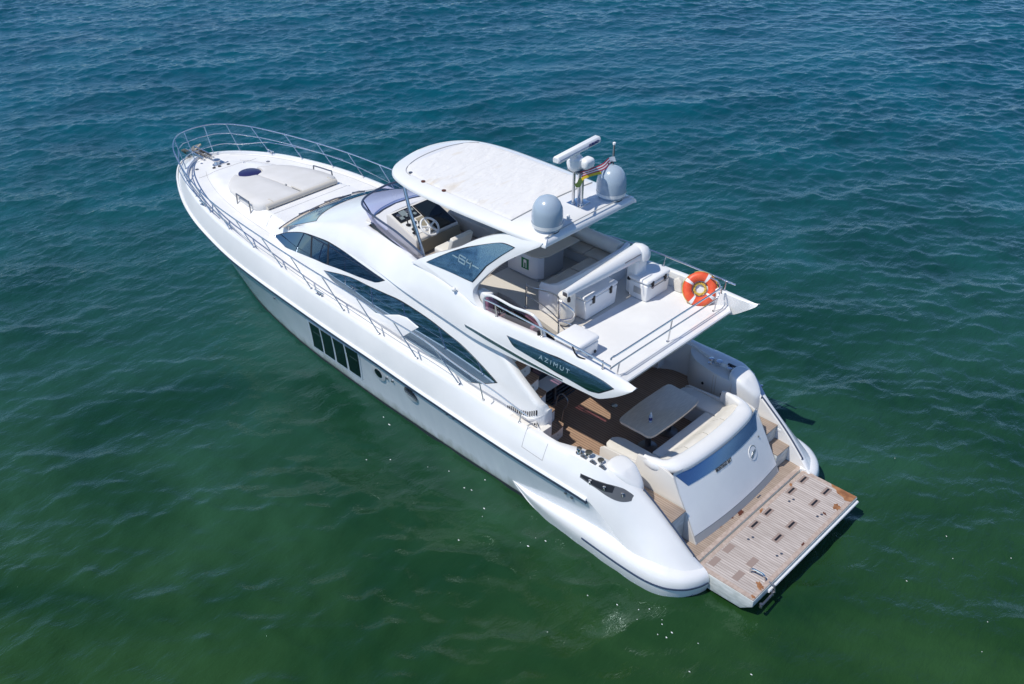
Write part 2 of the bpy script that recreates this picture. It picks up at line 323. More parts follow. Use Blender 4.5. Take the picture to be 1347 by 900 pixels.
# ------------------------------------------------------------------ water (one sheet to the horizon)
def build_water():
    def axis(lo, hi, h, far):
        core = np.arange(lo, hi+h/2, h); out = []; s = h; x = hi
        while x < far: s *= (1.04 if s < .4 else 1.25); x += s; out.append(x)
        out = np.array(out); left = []; s = h; x = lo
        while x > -far: s *= (1.04 if s < .4 else 1.25); x -= s; left.append(x)
        return np.concatenate([np.array(left)[::-1], core, out])
    xs = axis(-18, 50, .07, 3500); ys = axis(-44, 23, .07, 3500)
    X, Y = np.meshgrid(xs, ys, indexing='ij'); Z = np.zeros_like(X); DXx = np.zeros_like(X); DYy = np.zeros_like(X)
    base = math.atan2(-.721, .692)+.22
    r = np.random.default_rng(5)
    for k in range(96):
        lam = .30*(3.4/.30)**r.random() if k > 5 else r.uniform(3.5, 7)
        th = base+r.normal(0, .55 if lam < 1.5 else .36); kk = 2*math.pi/lam
        a = .0050*lam*(.5+.9*r.random())*float(np.interp(lam, [.3,.7,1.3,2.5,7.0], [.95,1.0,.70,.42,.26])); ph = r.uniform(0, 2*math.pi)
        arg = kk*(math.cos(th)*X+math.sin(th)*Y)+ph
        Z += a*np.cos(arg); q = .75*a
        DXx -= q*math.cos(th)*np.sin(arg); DYy -= q*math.sin(th)*np.sin(arg)
    # gusts: patches of livelier and calmer water
    g = np.zeros_like(X)
    for k in range(9):
        lam = r.uniform(9, 26); th = r.uniform(0, 6.28); g += np.cos(2*math.pi/lam*(math.cos(th)*X+math.sin(th)*Y)+r.uniform(0, 6.28))
    g = .98+.22*np.clip(g/2, -2, 2)
    dx = np.minimum.reduce([np.maximum(0, 1-np.maximum(0, X-50)/24), np.maximum(0, 1-np.maximum(0, -18-X)/24), np.maximum(0, 1-np.maximum(0, Y-23)/24), np.maximum(0, 1-np.maximum(0, -44-Y)/24)])
    # calmer in the lee close round the hull
    d = np.hypot(np.maximum(np.abs(X-9.5)-9.5, 0), np.maximum(np.abs(Y)-2.3, 0)); lee = .7+.3*sm(d/5.0)
    Z *= dx*g*lee; X2 = X+DXx*dx*g; Y2 = Y+DYy*dx*g
    nx, ny = X.shape; co = np.stack([X2, Y2, Z], -1).reshape(-1, 3).astype(np.float32)
    idx = np.arange(nx*ny).reshape(nx, ny); q = np.stack([idx[:-1,:-1], idx[1:,:-1], idx[1:,1:], idx[:-1,1:]], -1).reshape(-1)
    me = bpy.data.meshes.new('water'); me.vertices.add(nx*ny); me.vertices.foreach_set('co', co.ravel())
    nf = (nx-1)*(ny-1); me.loops.add(nf*4); me.loops.foreach_set('vertex_index', q.astype(np.int32)); me.polygons.add(nf)
    me.polygons.foreach_set('loop_start', np.arange(0, nf*4, 4, dtype=np.int32)); me.polygons.foreach_set('use_smooth', np.ones(nf, bool))
    me.update(calc_edges=True); me.validate()
    m = bpy.data.materials.new('sea_water'); m.use_nodes = True; n, l, b = nodes(m)
    b.inputs['IOR'].default_value = 1.42; b.inputs['Roughness'].default_value = .03; b.inputs['Specular Tint'].default_value = (.62,.95,1.0,1)
    tc = n.new('ShaderNodeTexCoord')
    n1 = n.new('ShaderNodeTexNoise'); n1.inputs['Scale'].default_value = .24; n1.inputs['Detail'].default_value = 6; n1.inputs['Distortion'].default_value = .8
    l.new(tc.outputs['Object'], n1.inputs['Vector'])
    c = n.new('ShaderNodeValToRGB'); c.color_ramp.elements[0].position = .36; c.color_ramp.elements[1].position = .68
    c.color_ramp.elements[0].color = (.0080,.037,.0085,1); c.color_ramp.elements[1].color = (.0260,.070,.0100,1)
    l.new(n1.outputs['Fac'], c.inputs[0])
    # greener near, bluer far: blue sky reflection painted into the base colour
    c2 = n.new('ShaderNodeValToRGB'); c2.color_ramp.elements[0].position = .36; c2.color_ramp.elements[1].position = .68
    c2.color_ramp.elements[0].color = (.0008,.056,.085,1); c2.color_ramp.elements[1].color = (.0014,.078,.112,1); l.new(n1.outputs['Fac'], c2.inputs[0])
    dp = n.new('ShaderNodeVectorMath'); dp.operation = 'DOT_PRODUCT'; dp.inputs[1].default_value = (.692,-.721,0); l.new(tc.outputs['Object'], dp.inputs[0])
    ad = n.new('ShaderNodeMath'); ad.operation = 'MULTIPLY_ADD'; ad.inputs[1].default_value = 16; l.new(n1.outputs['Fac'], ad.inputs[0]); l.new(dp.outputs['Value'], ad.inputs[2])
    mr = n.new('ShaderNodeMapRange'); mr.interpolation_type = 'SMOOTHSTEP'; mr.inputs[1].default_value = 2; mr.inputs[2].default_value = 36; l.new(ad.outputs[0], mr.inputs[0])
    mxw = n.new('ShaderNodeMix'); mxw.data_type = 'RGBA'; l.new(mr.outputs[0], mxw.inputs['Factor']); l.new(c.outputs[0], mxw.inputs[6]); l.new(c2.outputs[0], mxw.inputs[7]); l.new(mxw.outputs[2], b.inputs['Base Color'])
    mp = n.new('ShaderNodeMapping'); mp.inputs['Rotation'].default_value = (0,0,-base); mp.inputs['Scale'].default_value = (1.0,.42,1)
    l.new(tc.outputs['Object'], mp.inputs[0])
    n2 = n.new('ShaderNodeTexNoise'); n2.inputs['Scale'].default_value = 5.5; n2.inputs['Detail'].default_value = 5; n2.inputs['Roughness'].default_value = .55; n2.inputs['Distortion'].default_value = .35
    l.new(mp.outputs[0], n2.inputs['Vector'])
    bp = n.new('ShaderNodeBump'); bp.inputs['Strength'].default_value = 1.0; bp.inputs['Distance'].default_value = .05
    l.new(n2.outputs['Fac'], bp.inputs['Height']); l.new(bp.outputs[0], b.inputs['Normal'])
    n4 = n.new('ShaderNodeTexNoise'); n4.inputs['Scale'].default_value = 26; n4.inputs['Detail'].default_value = 2; l.new(mp.outputs[0], n4.inputs['Vector'])
    b2 = n.new('ShaderNodeBump'); b2.inputs['Strength'].default_value = .7; b2.inputs['Distance'].default_value = .008
    l.new(n4.outputs['Fac'], b2.inputs['Height']); l.new(bp.outputs[0], b2.inputs['Normal']); l.new(b2.outputs[0], b.inputs['Normal'])
    # ruffled and calm patches, and smoother water under the lee of the hull
    gn = n.new('ShaderNodeTexNoise'); gn.inputs['Scale'].default_value = .11; gn.inputs['Detail'].default_value = 3; l.new(mp.outputs[0], gn.inputs['Vector'])
    g1 = n.new('ShaderNodeMapRange'); g1.inputs[1].default_value = .35; g1.inputs[2].default_value = .65; g1.inputs[3].default_value = .75; g1.inputs[4].default_value = 1.15; l.new(gn.outputs['Fac'], g1.inputs[0])
    lm = n.new('ShaderNodeMapping'); lm.vector_type = 'POINT'; lm.inputs['Location'].default_value = (-7.0/12, -5.5/6.5, 0); lm.inputs['Scale'].default_value = (1/12, 1/6.5, 0); l.new(tc.outputs['Object'], lm.inputs[0])
    ln = n.new('ShaderNodeVectorMath'); ln.operation = 'LENGTH'; l.new(lm.outputs[0], ln.inputs[0])
    l1 = n.new('ShaderNodeMapRange'); l1.interpolation_type = 'SMOOTHSTEP'; l1.inputs[1].default_value = .25; l1.inputs[2].default_value = 1.2; l1.inputs[3].default_value = .40; l1.inputs[4].default_value = 1.0; l.new(ln.outputs['Value'], l1.inputs[0])
    mu = n.new('ShaderNodeMath'); mu.operation = 'MULTIPLY'; l.new(g1.outputs[0], mu.inputs[0]); l.new(l1.outputs[0], mu.inputs[1]); l.new(mu.outputs[0], bp.inputs['Strength'])
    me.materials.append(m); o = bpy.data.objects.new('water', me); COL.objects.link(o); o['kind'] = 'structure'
    # white flecks added in place of sun glints, along the port side and stern
    bm = bmesh.new(); rr_ = random.Random(4)
    for k in range(48):
        if k < 30: x = rr_.uniform(-1, 9); y = 2.3+abs(rr_.gauss(0, .7))
        elif k < 42: x = rr_.uniform(-4.5, .2); y = rr_.uniform(-4, 5)
        else: x = rr_.uniform(-12, 20); y = rr_.uniform(3, 14)
        if -.2 < x < 20 and abs(y) < 2.75 and x < 5.5: y += .45
        i = int(np.argmin(np.abs(xs-x))); j = int(np.argmin(np.abs(ys-y))); z = float(Z[i, j])+.006; sz = rr_.uniform(.004, .011)*(1.6 if rr_.random() < .12 else 1)
        ps = [(X2[i, j]+sz*(1+rr_.uniform(-.4,.6))*math.cos(a)*2.0, Y2[i, j]+sz*(1+rr_.uniform(-.4,.6))*math.sin(a)) for a in np.linspace(0, 6.28, 8)[:-1]]
        lo = [bm.verts.new((p[0], p[1], z-.008)) for p in ps]; hi = bm.verts.new((X2[i, j], Y2[i, j], z+.008))
        for a in range(7): bm.faces.new((lo[a], lo[(a+1) % 7], hi))
    fm_ = bpy.data.meshes.new('glint_flecks'); bm.to_mesh(fm_); bm.free(); fm_.materials.append(mat('glint_white', (.85,.86,.85), .5)); fo_ = bpy.data.objects.new('glint_flecks', fm_); COL.objects.link(fo_); fo_['kind'] = 'stuff'
build_water()

# ================================================================== THE YACHT
Y = empty('motor_yacht', (0,0,0))
tag(Y, 'white flybridge motor yacht with silver hull floating at rest on green water', 'yacht')

# ---- hull below the rub rail
S = np.concatenate([np.linspace(1.0, 14, 64), np.linspace(14.1, 20, 60)])
def xl(s, xe): return np.where(s < 14, s, 14+(s-14)*(xe-14)/6.0)
def hull_rows():
    rows = []
    for s in S:
        s = float(s); xw = float(xl(s, 18.7)); xr = s; yw = float(wl_y(xw)); zr = float(rub_z(xr)); yr = float(rub_y(xr)); zw = 0.0
        r = [(float(xl(s, 17.2)), 0, -.75), (float(xl(s, 17.9)), .72*yw, -.5), (float(xl(s, 18.4)), .93*yw, -.2)]
        for t in np.linspace(0, 1, 12):
            f = .75*t+.25*t*t; r.append((xw+(xr-xw)*t, yw+(yr-yw)*f, zr*t))
        rows.append(r)
    return rows
hr = hull_rows()
hv = sym(grid(hr)); end = [p for p in hr[0]]; hv = join(hv, ([*end, *[(p[0], -p[1], p[2]) for p in reversed(end)]], [list(range(2*len(end)))]))
hull = mk('hull', *hv, M['hull'], Y, smooth=50)
bt = []
for s in S:
    s = float(s); xw = float(xl(s, 18.7)); yw = float(wl_y(xw)); r = []
    for z in (-.12, .0, .075):
        x_ = xw+(s-xw)*max(z, 0)/float(rub_z(s)); r.append((x_, (yw if z <= 0 else yw+(float(rub_y(s))-yw)*.75*z/float(rub_z(s)))+.006-(.02 if z < 0 else 0), z))
    bt.append(r)
mk('boot_stripe', *sym(grid(bt)), M['boot'], hull)

# ---- topside above the rub rail, bulwark cap, inner wall
rows = []; caprow = []
def capw(x): return float(np.interp(x, [1.2,2.3,2.8,3.1,3.7,4.2,5,20], [.13,.15,.24,.30,.28,.14,.10,.09]))
for s in S:
    s = float(s); xd = float(xl(s, 19.5)); yr, zr = float(rub_y(s)), float(rub_z(s)); yd, zd = float(dk_y(xd)), float(dk_z(xd)); r = []
    for t in np.linspace(0, 1, 10):
        r.append((s+(xd-s)*t, yr+(yd-yr)*(.45*t+.55*t*t), zr+(zd-zr)*t))
    wc = min(capw(xd), max(yd-.005, .0)); yi = max(yd-wc, 0)
    zf = float(np.interp(xd, [1.2,3.0,5.3,5.6,12.8,14.2,20], [.3,.3,.3,1.6,zd-.24 if xd > 5 else .9,zd-.09,zd-.09]))
    xi = xd if xd < 17 else xd-.10*(xd-17)/2.5
    r += [(xi, yd-.25*wc if yd > .02 else 0, zd+.018), (xi, yi+.2*wc if yd > .02 else 0, zd+.018), (xi, yi, zd-.01), (xi, yi, min(zf, zd-.06))]
    rows.append(r)
mk('topside', *sym(grid(rows)), M['gel'], Y, smooth=42)
# rub rail: white moulding, with its shadow beneath painted as a dark band
rr = []; r2 = []
for s in np.concatenate([np.linspace(3.12, 14, 60), np.linspace(14.1, 20, 50)]):
    s = float(s); y, z = float(rub_y(s)), float(rub_z(s))
    rr.append([(s+(.02 if s > 19 else 0), y+o, z+h) for o, h in ((-.01,.04),(.03,.035),(.045,.01),(.03,-.012),(-.01,-.014))])
    r2.append([(s+(.02 if s > 19 else 0), y+o, z+h) for o, h in ((-.02,-.013),(.024,-.014),(.026,-.05),(.014,-.088),(-.05,-.09))])
mk('rub_rail', *sym(grid(rr, closed_v=True, caps=True)), M['gel'], Y)
mk('rub_strip_and_shade', *sym(grid(r2, closed_v=True, caps=True)), M['dkblue'], Y)

# ---- stern sponsons
def sponson():
    path = cr([(5.18,2.285),(4.9,2.335),(4.57,2.395),(3.95,2.475),(3.37,2.515),(2.81,2.55),(2.26,2.575),(1.76,2.565),(1.43,2.495),(1.24,2.40),(1.06,2.24),(.93,2.02),(.87,1.815)], 6)
    P = [Vector((x, y, 0)) for x, y in path]; N = len(P); rows = []; strip = []; L = [0]
    for i in range(1, N): L.append(L[-1]+(P[i]-P[i-1]).length)
    for i, p in enumerate(P):
        t = (P[min(i+1, N-1)]-P[max(i-1, 0)]).normalized(); nrm = Vector((t.y, -t.x, 0))
        if nrm.dot(Vector((-.2, 1, 0))) < 0: nrm = -nrm
        g = float(np.interp(L[i], [0,.3,.8,1.6,2.6], [.03,.20,.48,.86,1.0])); u = L[i]/L[-1]
        zt = np.interp(u, [0,.25,.5,.6,.75,.88,1], [.36,.50,.56,.60,.60,.55,.50]); zb = -.25
        zm = np.interp(u, [0,.1,.3,1], [.33,.28,.27,.27]); zb = zm-(zm+.25)*min(1.0, max(0, (g-.03)*1.25))
        dep = np.interp(u, [0,.3,.6,.7,.86,1], [.30,.36,.45,.55,.5,.35]); r = []
        for o, k in ((-1.0,.93),(-.72,1.0),(-.45,.985),(-.25,.90),(-.11,.74),(-.035,.5),(-.005,.25),(0,0)):
            r.append(tuple(p+nrm*(o*dep*g)+Vector((0,0,zm+(zt-zm)*k*g))))
        for o, z in ((-.02,zm-.10*g),(-.035,zm-.17*g),(-.07,zm-.3*g),(-.14,zb),(-1.0*dep*g,zb)):
            r.append(tuple(p+nrm*o*(g if o > -.5 else 1)+Vector((0,0,z))))
        rows.append(r)
        if L[i] > 1.95 and i < N-1: strip.append([tuple(p+nrm*o+Vector((0,0,zm+h))) for o, h in ((-.03,.035),(.010,.032),(.016,.016),(.012,-.002),(-.03,-.006))])
    return grid(rows, closed_v=True, caps=True), grid(strip, closed_v=True, caps=True)
for sgn in (1, -1):
    a, b = sponson()
    if sgn < 0: a, b = mir(a), mir(b)
    o = mk('sponson', *a, M['gel'], Y, smooth=45); mk('rub_strip_and_shade', *b, M['dkblue'], o)

# ---- decks
wco = pchip([13.2,15,16.5,17.8,18.6], [1.5,1.42,1.2,.8,.4]); hco = pchip([13.2,14,14.8,16,17,18,18.6], [.40,.35,.25,.18,.12,.04,0])
def deck_z(x, y):
    base = float(dk_z(x))-float(np.interp(x, [5,6.5,12.6,14.2,20], [.12,.2,.2,.055,.055]))
    return base+(float(hco(x))*float(sm((float(wco(x))-abs(y))/.3)) if x > 13.2 else 0)
rows = []
for x in np.concatenate([np.linspace(5.4, 13.3, 20), np.linspace(13.5, 19.42, 48)]):
    hw = max(float(dk_y(x))-.06, .02); rows.append([(x, yy, deck_z(x, yy)) for yy in np.linspace(-hw, hw, 45)])
deck = mk('deck', *grid(rows), M['gelmatte'], Y)
for s in (1, -1): mk('side_deck', *grid([[(x, y*s, z) for y, z in ((1.80,deck_z(x,2)-.004),(float(dk_y(x))-.08,deck_z(x,2)-.004),(float(dk_y(x))-.08,1.0))] for x in np.linspace(4.62, 5.44, 6)]), M['cream'], Y)

sl = []
for s_ in (1, -1):
    pts = [(x, (float(wco(x))-.02)*s_) for x in np.linspace(13.75, 18.3, 40)]
    sl.append(tube([(x, y, deck_z(x, y)+.002) for x, y in pts], .006, 5))
    sl.append(tube([(x, (float(dk_y(x))-.20)*s_, deck_z(x, (float(dk_y(x))-.20))+.001) for x in np.linspace(13.7, 18.9, 40)], .005, 5))
sl.append(tube([(18.05, y, deck_z(18.05, y)+.002) for y in np.linspace(-.9, .9, 24)], .005, 5)); sl.append(tube([(14.30, y, deck_z(14.30, y)+.002) for y in np.linspace(-1.4, 1.4, 30)], .004, 5))
mk('deck_joint', *join(*sl), M['grey'], deck)
# ---- cabin: sides, dome roof, windows
croof = pchip([10.4,11,11.5,12.2,12.85,13.35,13.62,14.05], [3.60,3.525,3.42,3.21,2.985,2.81,2.68,2.48])
zs_ = pchip([10.4,11,12,12.6,13.2,13.9], [3.0,2.985,2.92,2.82,2.66,2.38])
yr_ = pchip([10.4,11,12,13,13.9], [1.22,1.10,1.16,1.36,1.38])
def roof_z(x, y): return float(croof(x))-.075*y*y
rows = []
for x in np.linspace(10.7, 14.0, 56):
    z0 = deck_z(x, 1.9) if x < 13.3 else float(dk_z(x))-.08
    zt = float(zs_(x)); ys = float(side(x, zt)); yr = float(yr_(x)); zr = roof_z(x, yr); half = []
    for z in np.linspace(z0-.05, zt, 8): half.append((x, float(side(x, z)), z))
    dy = -(float(side(x, zt))-float(side(x, zt-.1)))/.1
    cz = zr-.015; cy = ys-dy*(cz-zt)*.85
    for t in np.linspace(0, 1, 10)[1:]:
        half.append((x, (1-t)**2*ys+2*t*(1-t)*cy+t*t*yr, (1-t)**2*zt+2*t*(1-t)*cz+t*t*zr))
    for yy in np.linspace(yr, 0, 9)[1:]: half.append((x, yy, roof_z(x, yy)))
    rows.append(half+[(p[0], -p[1], p[2]) for p in reversed(half[:-1])])
cabin = mk('cabin_roof', *grid(rows), M['gel'], Y, smooth=60)
# side panels aft, sweeping down to the foot beside the stairs
def zt_side(x): return float(np.interp(x, [4.74,4.79,4.88,5.08,5.4,5.87,6.25,11], [2.0,2.11,2.18,2.30,2.48,2.79,3.03,3.03]))
rows = []
for x in np.concatenate([np.linspace(4.72, 4.90, 9), np.linspace(4.96, 10.8, 50)]):
    x = float(x); zt = zt_side(max(x, 4.74)); z0 = 1.2 if x < 5.6 else float(dk_z(x))-.26
    rnd = .12*max(0, (4.90-x)/.18)**2
    out = [(x, float(side(x, z))-rnd, z) for z in np.linspace(z0, zt-.04, 12)]
    yt = float(side(x, zt))-rnd
    out += [(x, yt-.012, zt-.012), (x, yt-.05, zt), (x, yt-.13, zt), (x, yt-.16, zt-.03), (x, yt-.16, z0)]
    rows.append(out)
cs = {}
for sgn in (1, -1):
    g = grid(rows, closed_v=True, caps=True); cs[sgn] = mk('cabin_side', *(g if sgn > 0 else mir(g)), M['gel'], Y, smooth=50)

A_top = [(13.78,2.28),(13.45,2.45),(13.13,2.58),(12.62,2.74),(11.88,2.87),(11.35,2.93),(10.88,2.95),(10.04,2.94),(9.41,2.92)]
A_bot = [(13.78,2.28),(13.19,2.23),(12.17,2.38),(11.45,2.49),(10.29,2.66),(9.67,2.77),(9.41,2.92)]
B_top = [(11.53,2.31),(10.58,2.53),(9.8,2.61),(9.23,2.66),(8.76,2.69),(7.95,2.66),(7.31,2.57),(6.94,2.51),(6.44,2.36),(6.02,2.2),(5.91,2.15)]
B_bot = [(11.53,2.31),(11.17,2.22),(10.05,2.20),(9.29,2.12),(8.6,1.97),(8.07,1.93),(7.35,1.87),(6.66,1.82),(6.27,1.96),(5.91,2.15)]
azi_top = [(5.65,3.30),(4.72,3.37),(3.97,3.42),(3.45,3.42),(3.14,3.39)]
azi_bot = [(5.65,3.30),(5.45,3.17),(4.26,3.13),(3.64,3.10),(3.45,3.15),(3.14,3.39)]
def surf_pane(nm, top, bot, surf, m, parent, sgn, off=.012, grow=.02, st=True):
    a = pane(top, bot, surf, off, grow=0, smooth_top=st); b = pane(top, bot, surf, off-.007, grow=grow, smooth_top=st)
    if sgn < 0: a, b = mir(a), mir(b)
    o = mk(nm, *a, m, parent); mk('gasket', *b, M['black'], o); return o
for sgn in (1, -1):
    wa = surf_pane('forward_window', A_top, A_bot, side, M['glass_fwd'], Y, sgn)
    for xa, za, xb, zb in ((12.28,2.80,12.11,2.40),(11.56,2.90,11.44,2.50)):
        q = []
        for t in np.linspace(0, 1, 8):
            x = xa+(xb-xa)*t; z = za+(zb-za)*t; yy = float(side(x, z))
            q.append([(x-.03, yy+.010, z), (x-.03, yy+.018, z), (x+.03, yy+.018, z), (x+.03, yy+.010, z)])
        g = grid(q, closed_v=True, caps=True); mk('mullion', *(g if sgn > 0 else mir(g)), M['black'], wa)
    surf_pane('saloon_window', B_top, B_bot, side, M['glass'], Y, sgn)
    # white fin that stands out over the saloon window
    fin = [(9.55,2.14),(9.29,2.20),(9.03,2.31),(8.80,2.40),(8.55,2.44),(8.17,2.38),(8.56,2.03),(8.75,1.92),(9.3,1.98)]
    a = [(x, float(side(x, z))+.035, z) for x, z in fin]
    g = bevel_vf(prism(a, (0,-.06,0)), .008)
    mk('window_fin', *(g if sgn > 0 else mir(g)), M['gel'], Y)

# windscreen on the dome
rows = []
for y in np.linspace(-1, 1, 41):
    u = abs(y); xb = 13.37-.03*u**4; xt = 12.86-.41*u**3; r = []
    for t in np.linspace(0, 1, 9):
        x = xb+(xt-xb)*t; yy = y*(1.47+(1.18-1.47)*t)
        r.append((x, yy, max(roof_z(x, yy), 0)+.014))
    rows.append(r)
ws = mk('windscreen', *grid(rows), M['glass_ws'], Y)
rows = []
for y in np.linspace(-1, 1, 41):
    u = abs(y); xb = 13.37-.03*u**4; xf_ = 13.60-.10*u**4
    rows.append([(xf_+(xb+.01-xf_)*t, y*1.5, roof_z(xf_+(xb+.01-xf_)*t, y*1.5)+.010+.01*math.sin(math.pi*t)) for t in np.linspace(0, 1, 5)])
mk('windscreen_cowl', *grid(rows), M['beige'], Y)
rows = []
for y in np.linspace(-1, 1, 61):
    u = abs(y); xf_ = 13.615-.105*u**4; rows.append([(xf_+o, y*1.52, roof_z(xf_, y*1.52)+h) for o, h in ((.012,.0),(.012,.03),(-.012,.03),(-.012,.0))])
mk('cowl_trim', *grid(rows, closed_v=True, caps=True), M['dksteel'], Y)
def wiper(y, dy, clutter):
    parts = [tube([(13.60, y, roof_z(13.60, y)+.05), (13.49, y+dy*.5, roof_z(13.49, y+dy*.5)+.05), (13.38, y+dy, roof_z(13.38, y+dy)+.03)], .014, 6),
             tube([(13.42, y+dy*.55, roof_z(13.42, y+dy*.55)+.03), (13.36, y+dy*1.4, roof_z(13.36, y+dy*1.4)+.025)], .012, 6)]
    parts.append(lathe([(.045,-.02),(.045,.05),(.02,.06)], (13.60, y, roof_z(13.60, y)), 12))
    for k in range(clutter):
        a = random.uniform(-.05, .05); b = random.uniform(0, dy)
        parts.append(tube([(13.59+a, y+b, roof_z(13.58, y+b)+.02), (13.5+a*.5, y+b+random.uniform(-.1,.1), roof_z(13.5, y+b)+.045), (13.44, y+b+random.uniform(-.12,.12), roof_z(13.44, y+b)+.03)], .013, 5))
    mk('wiper', *join(*parts), M['dksteel'], Y)
wiper(.82, -.28, 2); wiper(.05, -.42, 6); wiper(-.80, -.12, 3)

# ---- hull windows, portholes and small fittings
def hquad(pts, surf, off, thick=.03):
    a = [np.array(p, float) for p in pts]; rows = []; back = []
    for u in np.linspace(0, 1, 5):
        t = a[0]+(a[1]-a[0])*u; b = a[3]+(a[2]-a[3])*u; r = []; rb = []
        for v in np.linspace(0, 1, 7):
            x, z = t+(b-t)*v; y = float(surf(x, z)); r.append((x, y+off, z)); rb.append((x, y+off-thick, z))
        rows.append(r+rb[::-1])
    return grid(rows, closed_v=True, caps=True)
HW = [[(11.45,1.28),(11.07,1.285),(11.39,.36),(11.79,.33)],[(11.0,1.285),(10.61,1.29),(10.91,.385),(11.31,.37)],[(10.54,1.29),(10.15,1.295),(10.42,.40),(10.82,.39)],[(10.08,1.30),(9.62,1.32),(9.91,.42),(10.32,.41)]]
for sgn in (1, -1):
    fr = hquad([(11.53,1.325),(9.55,1.365),(9.86,.37),(11.90,.285)], hull_side, .006); fo = mk('hull_window', *(fr if sgn > 0 else mir(fr)), M['steel'], hull)
    fo.data.materials[0] = mat('window_surround', (.62,.68,.73), .3) if sgn > 0 else bpy.data.materials['window_surround']
    for k, q in enumerate(HW):
        g = hquad(q, hull_side, .014); mk('pane', *(g if sgn > 0 else mir(g)), M['hullglass'], fo)
    for k in (0, 3):
        q = HW[k]; c = (np.array(q[0])+np.array(q[1]))/2+(0.04,-.30); g = hquad([(c[0]+.14,c[1]+.012),(c[0]-.14,c[1]+.012),(c[0]-.14,c[1]-.012),(c[0]+.14,c[1]-.012)], hull_side, .02); mk('latch', *(g if sgn > 0 else mir(g)), M['steel'], fo)
    def disc(x, z, r, h, m, nm, parent, ell=1.0):
        y = float(hull_side(x, z)); n_ = Vector((0, 1, -.18)).normalized()
        g = lathe([(r*.6,-.03),(r,-.03),(r,h),(r*.82,h+.006),(.001,h+.004)], (x, y, z), 24, n_)
        return mk(nm, *(g if sgn > 0 else mir(g)), m, parent)
    p = disc(8.98, 1.10, .21, .012, M['ventgrey'], 'porthole', hull); 
    disc(8.98, 1.10, .115, .024, M['hullglass'], 'pane', p)
    p = disc(7.91, 1.10, .20, .012, M['ventgrey'], 'hull_vent', hull)
    sl = []
    for k in range(7):
        zz = 1.10-.15+.05*k; hwid = math.sqrt(max(.19**2-(zz-1.10)**2, .0)); sl.append(hquad([(7.91+hwid,zz+.010),(7.91-hwid,zz+.010),(7.91-hwid,zz-.010),(7.91+hwid,zz-.010)], hull_side, .026, .012))
    g = join(*sl); mk('louvre_slats', *(g if sgn > 0 else mir(g)), M['black'], p)
    for x, z in ((8.70,1.11),(8.50,1.14),(6.75,1.24),(6.57,1.24),(3.65,1.06),(3.51,1.03),(12.92,1.25)):
        disc(x, z, .032, .02, M['dksteel'], 'drain_outlet', hull)

# boarding door outline on the topside
for sgn in (1, -1):
    sl = []
    for a, b in (((4.77,1.92),(4.75,1.52)),((4.75,1.52),(4.23,1.49)),((4.23,1.49),(4.23,1.80))):
        d = .0045; horiz = abs(a[0]-b[0]) > .1
        q = [(a[0],a[1]+d),(b[0],b[1]+d),(b[0],b[1]-d),(a[0],a[1]-d)] if horiz else [(a[0]+d,a[1]),(a[0]-d,a[1]),(b[0]-d,b[1]),(b[0]+d,b[1])]
        sl.append(hquad(q, topside, .004, .01))
    g = join(*sl); mk('door_seam', *(g if sgn > 0 else mir(g)), M['grey'], Y)
    # mooring recess in the quarter with its rollers
    rt = [(3.38,1.64),(3.15,1.655),(2.96,1.66),(2.80,1.655),(2.62,1.625),(2.50,1.57),(2.38,1.50)]
    rb = [(3.37,1.575),(3.15,1.55),(2.98,1.53),(2.80,1.465),(2.65,1.42),(2.50,1.405),(2.38,1.44)]
    g = pane(rt, rb, topside, .004, n=30, m=5, thick=.03, smooth_bot=True); ro = mk('mooring_recess', *(g if sgn > 0 else mir(g)), M['recess'], Y)
    gg = pane([(3.36,1.635),(3.15,1.65),(2.96,1.655),(2.80,1.65),(2.72,1.63)], [(3.355,1.60),(3.15,1.575),(2.98,1.555),(2.84,1.53),(2.72,1.53)], topside, .010, n=16, m=4, thick=.012)
    mk('recess_liner', *(gg if sgn > 0 else mir(gg)), M['black'], ro)
    for x, z in ((3.14,1.60),(2.86,1.585),(2.56,1.525)):
        y = float(topside(x, z)); g = lathe([(.018,-.045),(.022,-.03),(.022,.03),(.030,.04),(.0,.05)], (x, y+.022, z), 12); mk('roller', *(g if sgn > 0 else mir(g)), M['chrome'], ro)

# ---- swim platform
plat = mk('swim_platform', *bevel_vf(prism([(.0,-1.8,.44),(.0,-1.8,.30),(.22,-1.8,.12),(1.0,-1.8,.10),(1.17,-1.8,.14),(1.17,-1.8,.44)], (0,3.6,0)), .015), M['platbase'], Y)
mk('teak_panel', *bevbox(.10, 1.09, -1.70, 1.70, .44, .455), M['teak_grey'], plat)
for bx in ((.015,.099,-1.79,1.79),(1.091,1.165,-1.79,1.79),(.10,1.09,-1.79,-1.701),(.10,1.09,1.701,1.79)): mk('teak_border', *bevbox(*bx, .44, .456), M['teak_edge'], plat)
for yy in (-1.52,-1.08,-.26,.20,1.04,1.48):
    for xx in (1.005,.51):
        new = yy < .8
        s_ = mk('chock_slot', *bevbox(xx-.062, xx+.062, yy-.125, yy+.125, .452, .4585), M['teak_slot'], plat)
        if new: mk('slot_insert', *bevbox(xx-.02, xx+.02, yy-.10, yy+.10, .455, .462), M['black'], s_)
for xx in (.86,.265):
    for yy in (-.84,.555):
        for d in (-.05,.05): mk('socket', *lathe([(.001,.4551),(.026,.4551),(.026,.459),(.001,.459)], (xx+d*.3, yy+d, 0), 14), M['dksteel'], plat)
def blot(c, rx, ry, rot, m, nm, parent, z, seed):
    r = random.Random(seed); pts = []
    for k in range(22):
        a = 2*math.pi*k/22; q = 1+r.uniform(-.38, .3); x, y_ = rx*q*math.cos(a), ry*q*math.sin(a)
        pts.append((c[0]+x*math.cos(rot)-y_*math.sin(rot), c[1]+x*math.sin(rot)+y_*math.cos(rot), z))
    mk(nm, *prism(pts, (0,0,.002)), m, parent, smooth=None)
